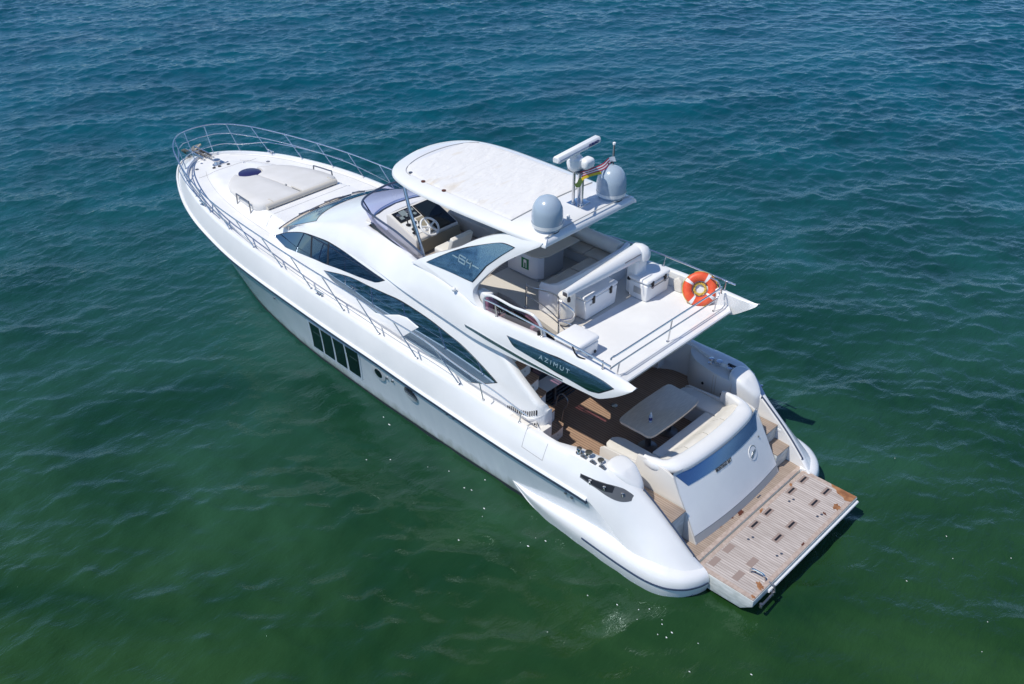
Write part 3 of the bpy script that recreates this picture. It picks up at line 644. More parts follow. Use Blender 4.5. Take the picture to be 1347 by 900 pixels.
mk('bare_wood_patch', *prism([(.02,-1.785,.4575),(.55,-1.785,.4575),(.50,-1.72,.4575),(.40,-1.70,.4575),(.34,-1.62,.4575),(.20,-1.60,.4575),(.14,-1.54,.4575),(.06,-1.56,.4575),(.02,-1.60,.4575)], (0,0,.002)), M['rust'], plat, smooth=None)
blot((.15,-1.26), .07, .09, .3, M['rust'], 'bare_wood_patch', plat, .4575, 3); blot((1.12,-.20), .03, .06, .2, M['rust'], 'bare_wood_patch', plat, .4575, 4)
blot((.12,1.42), .05, .10, .9, M['rust'], 'bare_wood_patch', plat, .4575, 5); blot((1.10,-1.22), .025, .05, .5, M['rust'], 'bare_wood_patch', plat, .4575, 6)
blot((.10,.03), .02, .06, .1, M['dkstain'], 'stain', plat, .4575, 8); blot((.35,1.19), .02, .02, .1, M['dkstain'], 'stain', plat, .4575, 9); blot((.22,-.95), .02, .05, 1.2, M['dkstain'], 'stain', plat, .4575, 10); blot((.06,1.72), .03, .05, 1.2, M['rust'], 'bare_wood_patch', plat, .4575, 12)
mk('grab_handle', *tube(cr([(.41,1.28,.44),(.405,1.28,.53),(.36,1.28,.575),(.25,1.27,.58),(.16,1.27,.575),(.125,1.27,.53),(.12,1.27,.44)], 5), .018), M['chrome'], plat)
mk('edge_tube', *tube([(-.02,-1.78,.36),(-.02,1.35,.36)], .030), M['white'], plat)
mk('ladder_bracket', *join(tube([(.05,1.24,.45),(-.06,1.24,.44),(-.09,1.24,.30)], .02), tube([(-.09,1.30,.32),(-.09,1.70,.30)], .022), lathe([(.03,-.04),(.03,.04)], (-.08,1.66,.30), 10), lathe([(.035,-.04),(.035,.04)], (-.08,1.30,.32), 10)), M['dksteel'], plat)

# fixed platform and passage steps
mk('platform_base', *bevbox(1.20, 2.9, -1.92, 1.92, .05, .448), M['gel'], Y)
fixp = mk('fixed_teak', *bevbox(1.215, 2.6, -1.82, 1.82, .449, .461), M['teak_fix'], Y)
mk('teak_border', *bevbox(1.205, 1.29, -1.84, 1.84, .4495, .4635), M['teak_edge'], fixp)
blot((1.36,.11), .05, .09, .2, M['dkstain'], 'stain', fixp, .4645, 21); blot((1.42,.33), .03, .05, .9, M['dkstain'], 'stain', fixp, .4645, 22); blot((1.42,.68), .018, .03, .2, M['rust'], 'bare_wood_patch', fixp, .4645, 23)
mk('deck_fitting', *join(bevbox(1.345,1.37,-.56,-.44,.4636,.470), bevbox(1.41,1.44,-.42,-.37,.4636,.470)), M['dksteel'], fixp)
def pstep(x0, x1, z0, z1, s):
    o = mk('passage_step', *bevel_vf(bevbox(x0, x1, 1.40*s if s > 0 else -1.86, 1.86 if s > 0 else -1.40, z0, z1-.012), .02), M['platbase'], Y)
    mk('teak_tread', *bevbox(x0-.012, x1, (1.405 if s > 0 else -1.855), (1.855 if s > 0 else -1.405), z1-.012, z1+.012, .005), M['teak_fix'], o)
pstep(1.57, 2.0, .45, .80, -1); pstep(1.90, 2.9, .45, 1.12, -1); pstep(1.76, 2.9, .45, 1.12, 1)

# ---- transom block with sofa coaming
def tx(y, z):   # x of the transom face
    u = abs(y); f = (z-.5)/.9
    xb = 1.395+.075*(u/1.35)**2; xm = 1.85+.10*(u/1.15)**2; return xb+(xm-xb)*(f-.10*f*(1-f)) if f <= 1.3 else xm+.3*(xm-xb)
def thw(z): return 1.375-.03*(z-.5)/.9
rows = []
for z in np.concatenate([[.455,.615], np.linspace(.62, 1.715, 15)]):
    hw = thw(z); ins = .02 if z < .617 else 0.0
    rows.append([(tx(y*hw, z)+ins, y*hw, z) for y in np.linspace(-1, 1, 33)])
tr = mk('transom_panel', *grid(rows), M['gel'], Y)
mk('kick_strip', *grid([[(tx(y*thw(z), z)-.001+(.02 if z < .6 else .0), y*thw(z), z) for y in np.linspace(-1, 1, 33)] for z in (.462,.612)]), M['grey'], tr)
rows = []
for y in np.linspace(-1, 1, 41):
    r = []
    for t in np.linspace(0, 1, 5):
        z = 1.41+.23*t-(0.0 if abs(y) < .93 else (abs(y)-.93)*1.2*(1-t)*0); hw = 1.12+.17*t
        r.append((tx(y*hw, z)-.009, y*hw, z))
    rows.append(r)
mk('transom_window', *grid(rows), M['glass_blue'], tr)
for sgn in (1, -1):
    ol = [(3.78,.45),(3.78,1.40),(3.70,1.46),(2.95,1.52),(2.92,1.72),(2.75,1.74),(2.45,1.72),(2.25,1.69),(2.12,1.64),(1.985,1.40),(1.79,1.05),(1.62,.75),(1.485,.50),(1.465,.452)]
    pts = []
    for x, z in ol:
        y = 1.395-.03*(z-.45)/1.25
        pts.append((x, y*sgn, z))
    mk('transom_side', *bevel_vf(prism(pts, (0,-.05*sgn,0)), .012), M['cream'], Y)
mk('side_handle', *tube(cr([(3.10,1.39,1.12),(3.10,1.44,1.14),(3.02,1.45,1.10),(2.98,1.44,1.02),(2.98,1.39,1.0)], 5), .012), M['dksteel'], Y)
text_mesh('lettering', 'MONTEGO BAY', .10, M['ink'], tr, (0,0,0), (0,-1,0), (.45,0,.9), .002, .62, 1.12, .003,
          conform=lambda p, h: Vector((tx(p.y+.40, 1.345+p.z*1.0)-.014-h, p.y+.40, 1.345+p.z)))
# round emblem
ez, ey = 1.17, -.74
def onT(y, z, o=.012): return Vector((tx(y, z)-o, y, z+0))
def tdisc(r, o, sq=1.0, n=28): return prism([tuple(onT(ey+r*math.cos(a), ez+r*math.sin(a)*.9, o)) for a in np.linspace(0, 2*math.pi, n, endpoint=False)], (.02,0,0))
em = mk('emblem', *tdisc(.135, .012), M['white'], tr)
mk('emblem_ring', *grid([[tuple(onT(ey+r*math.cos(a), ez+r*math.sin(a)*.9, .016)) for a in np.linspace(.5, 2.9, 18)] for r in (.142,.125)]), M['dksteel'], em)
mk('emblem_bird', *prism([tuple(onT(ey+a, ez+b, .018)) for a, b in ((.105,-.03),(.02,.012),(.0,.04),(-.02,.012),(-.105,.03),(-.10,-.01),(-.02,-.03),(.02,-.055),(.09,-.07))], (.006,0,0)), M['dksteel'], em)
mk('drain_outlet', *lathe([(.018,0),(.018,.01)], tuple(onT(-1.08, 1.30, .012)), 10, Vector((-1,0,.4))), M['dksteel'], tr)

# coaming roll around the sofa
path = cr([(2.80,1.315),(2.60,1.30),(2.38,1.22),(2.25,1.02),(2.19,.6),(2.165,0),(2.19,-.6),(2.25,-1.02),(2.38,-1.22),(2.60,-1.30),(2.80,-1.315)], 6)
P = [Vector((x, y, 0)) for x, y in path]; rows = []
for i, p in enumerate(P):
    t = (P[min(i+1, len(P)-1)]-P[max(i-1, 0)]).normalized(); nrm = Vector((t.y, -t.x, 0))
    if nrm.dot(p-Vector((3.2,0,0))) < 0: nrm = -nrm
    e = (1-sm((abs(p.y)-1.05)/.25)*.45)*(1-.5*sm((p.x-2.55)/.25)); zt = 1.79-.05*(1-e)
    rows.append([tuple(p+nrm*o*e+Vector((0,0,z))) for o, z in ((-.14,1.46),(-.15,zt-.05),(-.125,zt-.012),(-.05,zt+.004),(.05,zt),(.125,zt-.02),(.175,zt-.065),(.19,zt-.12),(.175,zt-.17),(.06,1.5),(.0,1.42))])
mk('sofa_coaming', *grid(rows, closed_v=True, caps=True), M['gel'], Y, smooth=50)
sofa = mk('cockpit_sofa', *join(bevbox(2.3, 2.92, -1.33, 1.33, 1.0, 1.36, .02), bevbox(2.8, 3.70, .90, 1.33, 1.0, 1.36, .03), bevbox(2.8, 3.70, -1.33, -.90, 1.0, 1.36, .03)), M['cream'], Y)
mk('seat_cushion', *bevbox(2.42, 2.955, -.86, .86, 1.36, 1.46, .035, 3), M['cushion'], sofa)
for s in (1, -1):
    arm = [(2.42,.88*s),(3.55,.88*s),(3.70,.93*s),(3.775,1.03*s),(3.75,1.22*s),(3.62,1.335*s),(2.42,1.335*s)]
    mk('seat_cushion', *bevel_vf(prism([(x, y, 1.36) for x, y in arm], (0,0,.1)), .03, 3), M['cushion'], sofa)
for a, b in ((-1.14,-.60),(-.58,-.03),(-.01,.56),(.58,1.14)):
    q = []
    for y in np.linspace(a, b, 7):
        xo = 2.33+.10*(abs(y)/1.2)**3; zz = 1.70
        q.append([(xo+.33,y,1.465),(xo+.34,y,1.50),(xo+.22,y,1.60),(xo+.12,y,1.69),(xo+.05,y,zz),(xo,y,1.69),(xo,y,1.465)])
    mk('back_cushion', *grid(q, closed_v=True, caps=True), M['cushion'], sofa, smooth=60)
# cockpit table
tb = mk('cockpit_table', *bevel_vf(prism([(x, y, 1.665) for x, y in cr([(3.84,-.80),(3.87,-.4),(3.88,0),(3.865,.4),(3.82,.76),(3.6,.80),(3.3,.795),(3.07,.765),(3.03,.4),(3.02,0),(3.03,-.4),(3.08,-.77),(3.3,-.82),(3.6,-.83)], 3, True)], (0,0,.035)), .008), M['wood_top'], Y)
mk('table_edge', *bevel_vf(prism([(x, y, 1.645) for x, y in cr([(3.835,-.795),(3.865,-.4),(3.875,0),(3.86,.4),(3.815,.755),(3.6,.795),(3.3,.79),(3.075,.76),(3.035,.4),(3.025,0),(3.035,-.4),(3.085,-.765),(3.3,-.815),(3.6,-.825)], 3, True)], (0,0,.0195)), .004), M['beige'], tb)
for yy in (.33, -.33): mk('pedestal', *join(lathe([(.19,1.005),(.19,1.02),(.06,1.05),(.055,1.6),(.10,1.645)], (3.42, yy, 0), 24)), M['dksteel'], tb)
# ---- cockpit well
sole = mk('cockpit_sole', *bevbox(2.9, 5.78, -2.15, 2.15, .95, 1.0), M['teak'], Y)
mk('table_socket', *lathe([(.001,1.0),(.07,1.0),(.07,1.012),(.05,1.016),(.001,1.016)], (4.72,-.25,0), 18), M['chrome'], sole)
for s in (1, -1):   # curved lining of the cockpit sides
    pl = cr([(2.95,2.0),(3.2,2.02),(3.5,2.05),(4.1,2.14),(4.6,2.12),(4.9,1.95),(5.2,1.85),(5.72,1.83)], 4)
    g = grid([[(x, y*s, z) for z in (.96,1.15,1.5,float(dk_z(x))-.03)] for x, y in pl]); mk('cockpit_lining', *g, M['cream'], Y)
    g = [( [(x, y*s, float(dk_z(x))-.03) for x, y in pl if x < 4.7]+[(x, (float(dk_y(x))-.05)*s, float(dk_z(x))-.03) for x, y in reversed(pl) if x < 4.7], [list(range(2*len([1 for x, y in pl if x < 4.7])))])]
    mk('side_shelf', *join(*g), M['gel'], Y)
# aft bulkhead with dark sliding door
bh = mk('aft_bulkhead', *join(bevbox(5.76, 5.84, -1.9, -1.1, 1.0, 3.05), bevbox(5.76, 5.84, -1.1, 1.1, 2.75, 3.05)), M['cream'], Y)
mk('sliding_door', *join(bevbox(5.77, 5.80, -1.1, 1.1, 1.03, 2.75)), M['tent'], Y)
mk('door_track', *join(bevbox(5.62, 5.66, -1.1, 1.15, 1.0, 1.03), bevbox(5.70, 5.74, -1.1, 1.15, 1.0, 1.03)), M['steel'], Y)
for yy in (.42, -.30, -1.05): mk('door_frame', *bevbox(5.735, 5.768, yy-.02, yy+.02, 1.03, 2.75), M['dksteel'], Y)
# wet-bar lockers with mooring gear on their tops, both quarters
for s in (1, -1):
    if s < 0:
        plan = cr([(4.28,-2.2),(4.15,-2.0),(3.9,-1.82),(3.55,-1.72),(3.2,-1.675),(2.90,-1.665)], 5)+[(2.90,-2.2)]
        lk = mk('side_locker', *bevel_vf(prism([(x, y, 1.0) for x, y in plan], (0,0,.75)), .015), M['cream'], Y)
        for xs_ in (3.37, 3.30, 2.92):
            yy = float(np.interp(xs_, [2.62,2.86,3.2,3.55], [-1.70,-1.67,-1.675,-1.72])); mk('locker_seam', *bevbox(xs_-.007, xs_+.007, yy-.0, yy+.006, 1.05, 1.70), M['beige'], lk)
        for xs_, yy in ((3.62,-1.735),(3.12,-1.672)): mk('latch', *lathe([(.03,-.01),(.03,.014)], (xs_, yy, 1.35), 12, Vector((0,1,0))), M['black'], lk)
        mk('wall_port', *bevbox(2.95, 3.25, -2.03, -1.99, 1.80, 1.88), M['black'], lk)
    zc = 1.76 if s < 0 else 1.855
    for k, (x, y) in enumerate(((3.60,1.93),(3.42,1.95),(3.16,1.95)) if s < 0 else ((3.60,2.20),(3.40,2.17),(3.14,2.15))):
        if k == 0: g = lathe([(.085,0),(.085,.02),(.05,.03),(.045,.11),(.075,.13),(.07,.165),(.03,.18),(.001,.18)], (x, y*s, zc), 20)
        elif k == 1: g = join(lathe([(.03,0),(.03,.15),(.095,.155),(.095,.175),(.05,.185),(.001,.185)], (x, y*s, zc), 20), lathe([(.03,0),(.03,.15)], (x+.06, y*s, zc), 12))
        else: g = join(lathe([(.03,0),(.03,.10),(.085,.105),(.085,.125),(.04,.135),(.001,.135)], (x, y*s, zc), 20), lathe([(.025,0),(.025,.10)], (x-.05, (y+.04)*s, zc), 12))
        cc = Vector((x, y*s, zc)); g = ([tuple(cc+(Vector(p)-cc)*.72) for p in g[0]], g[1])
        mk('mooring_bollard', *g, M['chrome'], Y)
    if s > 0:
        for x, y in ((3.46,2.23),(3.24,2.235),(3.04,2.22)): mk('fairlead', *join(bevbox(x-.07, x+.07, y-.03, y+.03, zc, zc+.03, .01), tube([(x-.06,y,zc+.02),(x-.03,y,zc+.06),(x+.03,y,zc+.06),(x+.06,y,zc+.02)], .014, 6)), M['dksteel'], Y)
# quarter head block at the forward end of each wing and the slim rail down the wing edge
for s in (1, -1):
    pl_ = cr([(3.06,2.10),(2.9,2.19),(2.6,2.11),(2.42,1.99),(2.37,1.90),(2.44,1.78),(2.65,1.69),(2.88,1.66),(3.03,1.72),(3.09,1.90)], 4, True); rows = []
    for k_, dz in ((1.0,-.75),(1.0,-.09),(.985,-.045),(.95,-.008),(.86,.022),(.7,.035),(.4,.045),(.02,.045)):
        rows.append([(2.72+(x-2.72)*k_, (1.93+(y-1.93)*k_)*s, float(np.interp(2.72+(x-2.72)*k_, [2.35,2.7,3.1], [1.52,1.78,1.88]))+dz+.02) for x, y in pl_])
    mk('quarter_head', *grid(rows, closed_v=True, caps=True), M['gel'], Y, smooth=70)
    wr = [(x, (float(dk_y(x))-capw(x)+.02)*s, float(dk_z(x))+.045) for x in np.linspace(2.35, 1.24, 14)]
    wr = [(wr[0][0], wr[0][1], wr[0][2]-.05)]+wr+[(wr[-1][0], wr[-1][1], wr[-1][2]-.05)]
    mk('wing_rail', *tube(wr, .016, 8), M['dkblue'], Y)
    if s < 0:
        mk('recess_plate', *grid([[(x, -(float(dk_y(x))-o), float(dk_z(x))+h) for o, h in ((.0,.022),(.06,.026),(.12,.022))] for x in np.linspace(2.36, 2.80, 6)]), M['chrome'], Y)
        mk('wing_fitting', *lathe([(.035,0),(.035,.012),(.02,.014)], (1.52, -1.845, .60), 14, Vector((0,1,0))), M['steel'], Y)
        mk('wing_fitting', *join(bevbox(1.80,1.90,-1.862,-1.842,1.0,1.06,.004)), M['white'], Y)

# ---- stairs to the flybridge
for k in range(8):
    x0 = [4.83,5.06,5.30,5.50,5.72,5.95,6.18,6.4][k]; z1 = 1.27+.27*k; ya, yb = 1.17, 1.80
    q = [(x0+.035, ya), (x0, ya+.05), (x0-.035, ya+.28), (x0-.01, yb), (x0+.34, yb), (x0+.34, ya)]
    st = mk('stair', *prism([(x, y, max(1.0, z1-.30)) for x, y in q], (0,0,z1-.025-max(1.0, z1-.30))), M['gel'], Y, smooth=20)
    mk('teak_tread', *prism([(x-(.012 if x < x0+.2 else 0), y, z1-.025) for x, y in q], (0,0,.025)), M['teak'], st, smooth=None)
    mk('step_light', *lathe([(.022,0),(.022,.006)], (x0-.022, 1.40, z1-.13), 12, Vector((-1,0,0))), M['dksteel'], st)
mk('stair_handrail', *tube(cr([(5.20,1.02,1.45),(5.17,1.0,1.68),(5.05,1.0,1.79),(4.92,1.0,1.71),(4.94,1.0,1.55),(5.02,1.0,1.41),(5.05,1.04,1.0)], 6), .014), M['dksteel'], Y)
# louvred foot of the cabin side
for s in (1, -1):
    zt_l = lambda x: float(np.interp(x, [4.83,5.06,5.25,5.46,5.61], [2.04,1.90,1.85,1.83,1.78])); zb_l = lambda x: float(np.interp(x, [4.82,5.04,5.24,5.45,5.61], [1.94,1.80,1.76,1.75,1.75]))
    def slat(x, z1, z0): return hquad([(x+.014,z1),(x-.014,z1),(x-.020,z0),(x+.008,z0)], side, .004, .012)
    mk('vent_louvre', *(lambda g: g if s > 0 else mir(g))(join(*[slat(x, zt_l(x), zb_l(x)) for x in np.arange(4.86, 5.60, .05)])), M['black'], cs[s])
    mk('vent_louvre', *(lambda g: g if s > 0 else mir(g))(join(*[slat(x, float(np.interp(x, [4.77,5.04], [1.78,1.65])), 1.50) for x in np.arange(4.82, 5.08, .05)])), M['black'], cs[s])
    # rounded shelf that runs round the foot
    q = cr([(5.5,float(side(5.5,1.7))-.02),(5.3,float(side(5.3,1.7))+.012),(5.05,float(side(5.05,1.72))+.026),(4.92,float(side(4.92,1.76))+.02),(4.80,1.945),(4.73,1.86)], 5); zq = lambda x: float(np.interp(x, [4.73,4.87,5.04,5.24,5.5], [1.90,1.80,1.73,1.71,1.70]))
    g = grid([[(x, y, zq(x)+z) for z in (0,.012,.035,.045)]+[(x+.03, y-.12, zq(x)+.045), (x+.03, y-.12, zq(x))] for x, y in q], closed_v=True, caps=True)
    mk('foot_moulding', *(g if s > 0 else mir(g)), M['gel'], cs[s])

# ---- flybridge
def dome_shoulder(x, n=10):
    zt = float(zs_(x)); ys = float(side(x, zt)); yr = float(yr_(x)); zr = roof_z(x, yr)
    dy = -(float(side(x, zt))-float(side(x, zt-.1)))/.1; cz = zr-.015; cy = ys-dy*(cz-zt)*.85
    return [((1-t)**2*ys+2*t*(1-t)*cy+t*t*yr, (1-t)**2*zt+2*t*(1-t)*cz+t*t*zr) for t in np.linspace(0, 1, n)]
rows = []
for x in np.concatenate([np.linspace(2.72, 3.6, 14), np.linspace(3.7, 10.72, 60)]):
    x = float(x); zb, zt, yb, yt = float(fb_z(x)), float(ft_z(x)), float(fb_y(x)), float(ft_y(x)); r = []
    wgt = float(sm((x-8.9)/1.75)); ds = dome_shoulder(x)
    for k, t in enumerate(np.linspace(0, 1, 10)):
        z = zb+(zt-zb)*t; r.append((x, float(flyside(x, z))*(1-wgt)+ds[k][0]*wgt, z*(1-wgt)+ds[k][1]*wgt+.002*wgt))
    yt, zt = r[-1][1], r[-1][2]; yb, zb = r[0][1], r[0][2]
    wi = float(np.interp(x, [2.72,3.1,3.6,11.1], [.03,.10,.13,.13])); zi = max(3.18, zb+.005) if x > 3.1 else zb+.004
    r += [(x, yt-.02, zt+.012), (x, yt-wi+.02, zt+.012), (x, yt-wi, zt-.005), (x, yt-wi-.015, min(zi, zt-.01)), (x, yb-.16, zb)]
    rows.append(r)
for s in (1, -1):
    g = grid(rows, closed_v=True, caps=True); fs = mk('fly_side', *(g if s > 0 else mir(g)), M['gel'], Y, smooth=42)
    surf = surf_pane('fly_side_window', azi_top, azi_bot, flyside, M['glass'], fs, s, off=.010, grow=.022, st=True)
    # recessed chrome grab strip along the lower edge
    g = pane([(6.80,3.06),(6.2,3.06),(5.2,3.045),(4.24,3.05)], [(6.76,3.02),(6.2,3.00),(5.2,2.99),(4.24,3.025)], flyside, .012, n=30, m=3, thick=.02, smooth_top=False)
    mk('drip_rail', *(g if s > 0 else mir(g)), M['steel'], fs)
    if s > 0:
        text_mesh('lettering', 'AZIMUT', .115, M['silver'], fs, (0,0,0), (-1,0,0), (0,0,1), .002, 1.30, 1.50,
                  conform=lambda p, h: Vector((4.83+p.x, float(flyside(4.83+p.x, 3.215+p.z+.018*(-p.x)))+.013+h, 3.215+p.z+.018*(-p.x))))
# floors
aft = [(3.40,-1.78),(3.40,1.78),(4.92,1.76),(4.92,-1.76)]
mk('fly_deck', *prism([(x, y, 3.16) for x, y in aft], (0,0,.10)), M['gelmatte'], Y)
mk('fly_deck', *prism([(x, y, 3.16) for x, y in [(4.92,-1.75),(4.92,1.30),(5.05,1.15),(6.60,.85),(6.95,.85),(6.95,1.66),(7.5,1.60),(7.5,-1.60),(6.95,-1.66)]], (0,0,.098)), M['stripe'], Y, smooth=None)
mk('fly_deck', *prism([(x, y, 3.16) for x, y in [(7.5,1.60),(8.0,1.5),(8.7,1.36),(9.6,1.22),(10.4,1.06),(10.9,.9),(10.9,-.9),(10.4,-1.06),(9.6,-1.22),(8.7,-1.36),(8.0,-1.5),(7.5,-1.60)]], (0,0,.098)), M['teak_fly'], Y, smooth=None)
mk('fly_deck', *prism([(x, y, 3.16) for x, y in [(4.92,1.70),(6.95,1.66),(6.95,1.72),(4.92,1.76)]], (0,0,.097)), M['gelmatte'], Y, smooth=None)
mk('fly_soffit', *prism([(x, y, 3.05) for x, y in [(3.45,-1.84),(3.45,1.84),(4.9,1.83),(4.9,1.28),(5.02,1.13),(6.55,.82),(6.9,.82),(6.9,1.6),(7.6,1.5),(7.6,-1.5),(6.9,-1.83)]], (0,0,.06)), M['cream'], Y, smooth=None)
lip = [[(x, y, z) for x, z in ((3.13,3.325),(3.15,3.345),(3.22,3.33),(3.41,3.275),(3.41,3.06),(3.30,3.08),(3.16,3.27))] for y in (-1.82,-1.62,0,1.62,1.82)]
for k, yb in ((0,-.0),(4,0)): lip[k] = [(x+.18, y, z) if x < 3.3 else (x, y, z) for x, y, z in lip[k]]
mk('aft_lip', *grid(lip, closed_v=True, caps=True), M['gel'], Y, smooth=30)
# stair opening frame and step down
mk('stair_coaming', *bevbox(4.90, 4.93, 1.30, 1.72, 3.10, 3.30), M['gel'], Y)

# hardtop
def hthw(x): return float(np.interp(x, [5.33,5.6,6.5,7.5,8.3,9.0], [1.30,1.33,1.37,1.40,1.40,1.36]))
def ht_outline():
    p = [(5.33,1.28),(5.36,1.31),(6.0,1.345),(6.7,1.375),(7.5,1.40),(8.3,1.40),(8.8,1.375),(9.2,1.31),(9.5,1.215),(9.72,1.08),(9.9,.85),(10.03,.5),(10.08,.2)]
    a = cr(p, 4); return a+[(x, -y) for x, y in reversed(a)]
out = ht_outline(); cx = 7.6; rows = []
def ht_ring(sc, z, dz=0): return [(cx+(x-cx)*(1-(1-sc)*.45) if False else x+(cx-x)*(1-sc)*.35, y*sc, z) for x, y in out]
def crown(x, y): return 5.198-.055*(y/1.38)**2-.02*sm((x-9.0)/1.1)
ringz = [(1.0,5.015),(1.0,5.06),(.985,5.09),(.95,5.115),(.86,None),(.6,None),(.3,None),(.02,None)]
for sc, z in ringz:
    r = ht_ring(sc, 0); rows.append([(x, y, (crown(x, y) if z is None else z)) for x, y, _ in r])
bot = [[(x, y, 5.005) for x, y, _ in ht_ring(.985, 0)], [(x, y, 5.02) for x, y, _ in ht_ring(.90, 0)], [(x, y, 5.04) for x, y, _ in ht_ring(.02, 0)]]
rows = bot[::-1]+rows
ht = mk('hardtop', *grid(rows, closed_v=True, caps=True), M['gel'], Y, smooth=42)
# soft sunroof cover
rows = []
for x in np.linspace(6.32, 9.52, 60):
    hw = float(np.interp(x, [6.32,8.6,9.1,9.35,9.52], [1.13,1.12,1.07,.98,.80])); r = []
    for y in np.linspace(-1, 1, 44):
        e = min(1, (1-abs(y))/.05, (x-6.32)/.08, (9.52-x)/.10); wr = .006*math.sin(9*x+2.5*math.sin(3*y*hw+x))*math.sin(2.1*y*hw+1.7*x)-.012*math.exp(-((x-8.0)**2)*.6)*(1-y*y)
        r.append((x, y*hw, crown(x, y*hw)+.006+.012*max(0, e)+wr*max(0, e)))
    rows.append(r)
cv = mk('roof_canvas', *grid(rows), M['canvas'], ht, smooth=60)
sg = [(6.29,1.15),(6.29,-1.15)]
mk('roof_seam', *tube([(6.30, y, crown(6.30, y)+.008) for y in np.linspace(-1.15, 1.15, 30)], .011, 6), M['grey'], ht)
gr = cr([(9.13,1.10),(9.33,1.03),(9.48,.86),(9.60,.55),(9.65,.2),(9.65,-.2),(9.60,-.55),(9.48,-.86),(9.33,-1.03)], 6)
mk('roof_seam', *tube([(x, y, crown(x, y)+.004) for x, y in gr], .009, 6), M['grey'], ht)
for x, y in ((9.20,1.02),(8.72,1.12),(8.12,1.125)): mk('canvas_tab', *lathe([(.045,0),(.045,.012),(.02,.016)], (x, y, crown(x, y)+.006), 10), M['dksteel'] if x > 9 else M['dkstain'], ht)
# aft equipment shelf edge and drip groove
mk('roof_seam', *tube([(5.40, y, crown(5.40, y)+.004) for y in np.linspace(-1.22, 1.22, 24)], .010, 6), M['grey'], ht)

# arches with dark side glass
arch = [(8.62,3.605),(8.34,3.79),(8.03,3.98),(7.43,4.31),(7.06,4.57),(6.7,4.78),(6.26,4.97),(5.85,5.07),(5.37,5.10),(5.42,5.02),(5.74,4.80),(6.14,4.50),(6.44,4.2),(6.67,3.91),(6.77,3.73),(6.70,3.56),(6.50,3.46),(6.25,3.42),(6.35,3.43),(7.0,3.51),(7.7,3.585),(8.2,3.60)]
awt = [(8.17,3.77),(7.81,4.02),(7.42,4.27),(6.85,4.57),(6.40,4.77),(6.20,4.815),(5.99,4.82)]
awb = [(8.17,3.77),(7.76,3.81),(7.31,3.85),(6.83,3.88),(6.57,4.28),(6.25,4.59),(5.99,4.82)]
for s in (1, -1):
    pts = [(x, float(archy(x, z)+.012)*s, z) for x, z in cr(arch[:9], 4)+cr(arch[9:18], 4)+arch[18:]]
    g = bevel_vf(prism(pts, (0,-.13*s,0)), .02, 2, 40); ar = mk('arch', *g, M['gel'], Y, smooth=50)
    wsurf = lambda x, z: archy(x, z)+.012
    surf_pane('arch_window', awt, awb, wsurf, M['glass'], ar, s, off=.010, grow=.016)
    if s > 0:
        def bar(x0, z0, x1, z1, h=.0095, nm='number_mark'):
            d = Vector((x1-x0, 0, z1-z0)).normalized(); n_ = Vector((-d.z, 0, d.x))*h
            q = [(x0+n_.x, z0+n_.z), (x1+n_.x, z1+n_.z), (x1-n_.x, z1-n_.z), (x0-n_.x, z0-n_.z)]
            return prism([(x, float(archy(x, z))+.026, z) for x, z in q], (0,.004,0))
        marks = [bar(7.47,4.17,7.32,4.168), bar(7.27,4.245,7.10,4.238), bar(7.28,4.185,7.10,4.178), bar(7.285,4.12,7.11,4.112), bar(7.285,4.245,7.285,4.12,.010), bar(7.10,4.178,7.105,4.112,.010),
                 bar(7.07,4.185,6.93,4.178), bar(6.94,4.215,6.95,4.10,.010), bar(7.07,4.185,7.05,4.24,.010), bar(6.90,4.18,6.72,4.176)]
        mk('number_mark', *join(*marks), M['silver'], ar)
    g = lathe([(.03,0),(.045,.02),(.045,.05),(.02,.075),(.001,.078)], (7.22, (1.75)*s, 3.60), 16, Vector((0,s,.15))); mk('side_light', *g, M['white'], ar)
    # inner panel closing the arch leg
    mk('leg_panel', *bevbox(6.50, 6.80, (1.40 if s > 0 else -1.57), (1.57 if s > 0 else -1.40), 3.26, 3.68, .04, 3), M['gel'], ar)
    mk('support_tube', *tube(cr([(9.10,1.30*s,5.02),(8.93,1.32*s,4.5),(8.78,1.29*s,4.05),(8.62,1.28*s,3.56)], 6), .035, 10), mat('blue_grey_tube', (.42,.48,.58), .2, .9) if s > 0 else bpy.data.materials['blue_grey_tube'], Y)

# fly windscreen
top = [(8.32,1.57,3.86),(8.9,1.43,3.87),(9.45,1.31,3.88),(10.15,1.21,3.89),(10.62,1.12,3.90),(10.93,.99,3.90),(11.12,.76,3.90),(11.23,.43,3.90),(11.29,0,3.90)]
bas = [(8.35,1.50,3.62),(8.85,1.38,3.53),(9.6,1.24,3.51),(10.3,1.08,3.50),(10.60,.98,3.50),(10.78,.88,3.50),(10.90,.66,3.515),(10.99,.35,3.52),(11.02,0,3.525)]
tt = cr(top, 5); bb = cr(bas, 5); tt = tt+[(x,-y,z) for x,y,z in reversed(tt[:-1])]; bb = bb+[(x,-y,z) for x,y,z in reversed(bb[:-1])]
fw = mk('fly_windscreen', *grid([[tuple(np.array(b)+(np.array(t)-np.array(b))*k) for k in np.linspace(0, 1, 4)] for t, b in zip(tt, bb)]), M['screen_tint'], Y)
mk('screen_top_frame', *tube(tt, .024, 8), M['dkblue'], fw); mk('screen_foot', *tube(bb, .028, 8), M['dkblue'], fw)
for k in (28, len(tt)-29): mk('screen_post', *tube([tt[k], bb[k]], .016, 6), M['dkblue'], fw)
# skirt of dark glass at the foot on each side
for s in (1, -1):
    g = grid([[(x, y*s+(.012+o)*s, z) for o, z in ((.0,3.52+.03),(.03,3.50),(.045,3.44),(.0,3.42))] for x, y in [(8.9,1.36),(9.6,1.235),(10.3,1.08),(10.62,.97)]], closed_v=True, caps=True)
    mk('screen_skirt', *g, M['panel'], fw)
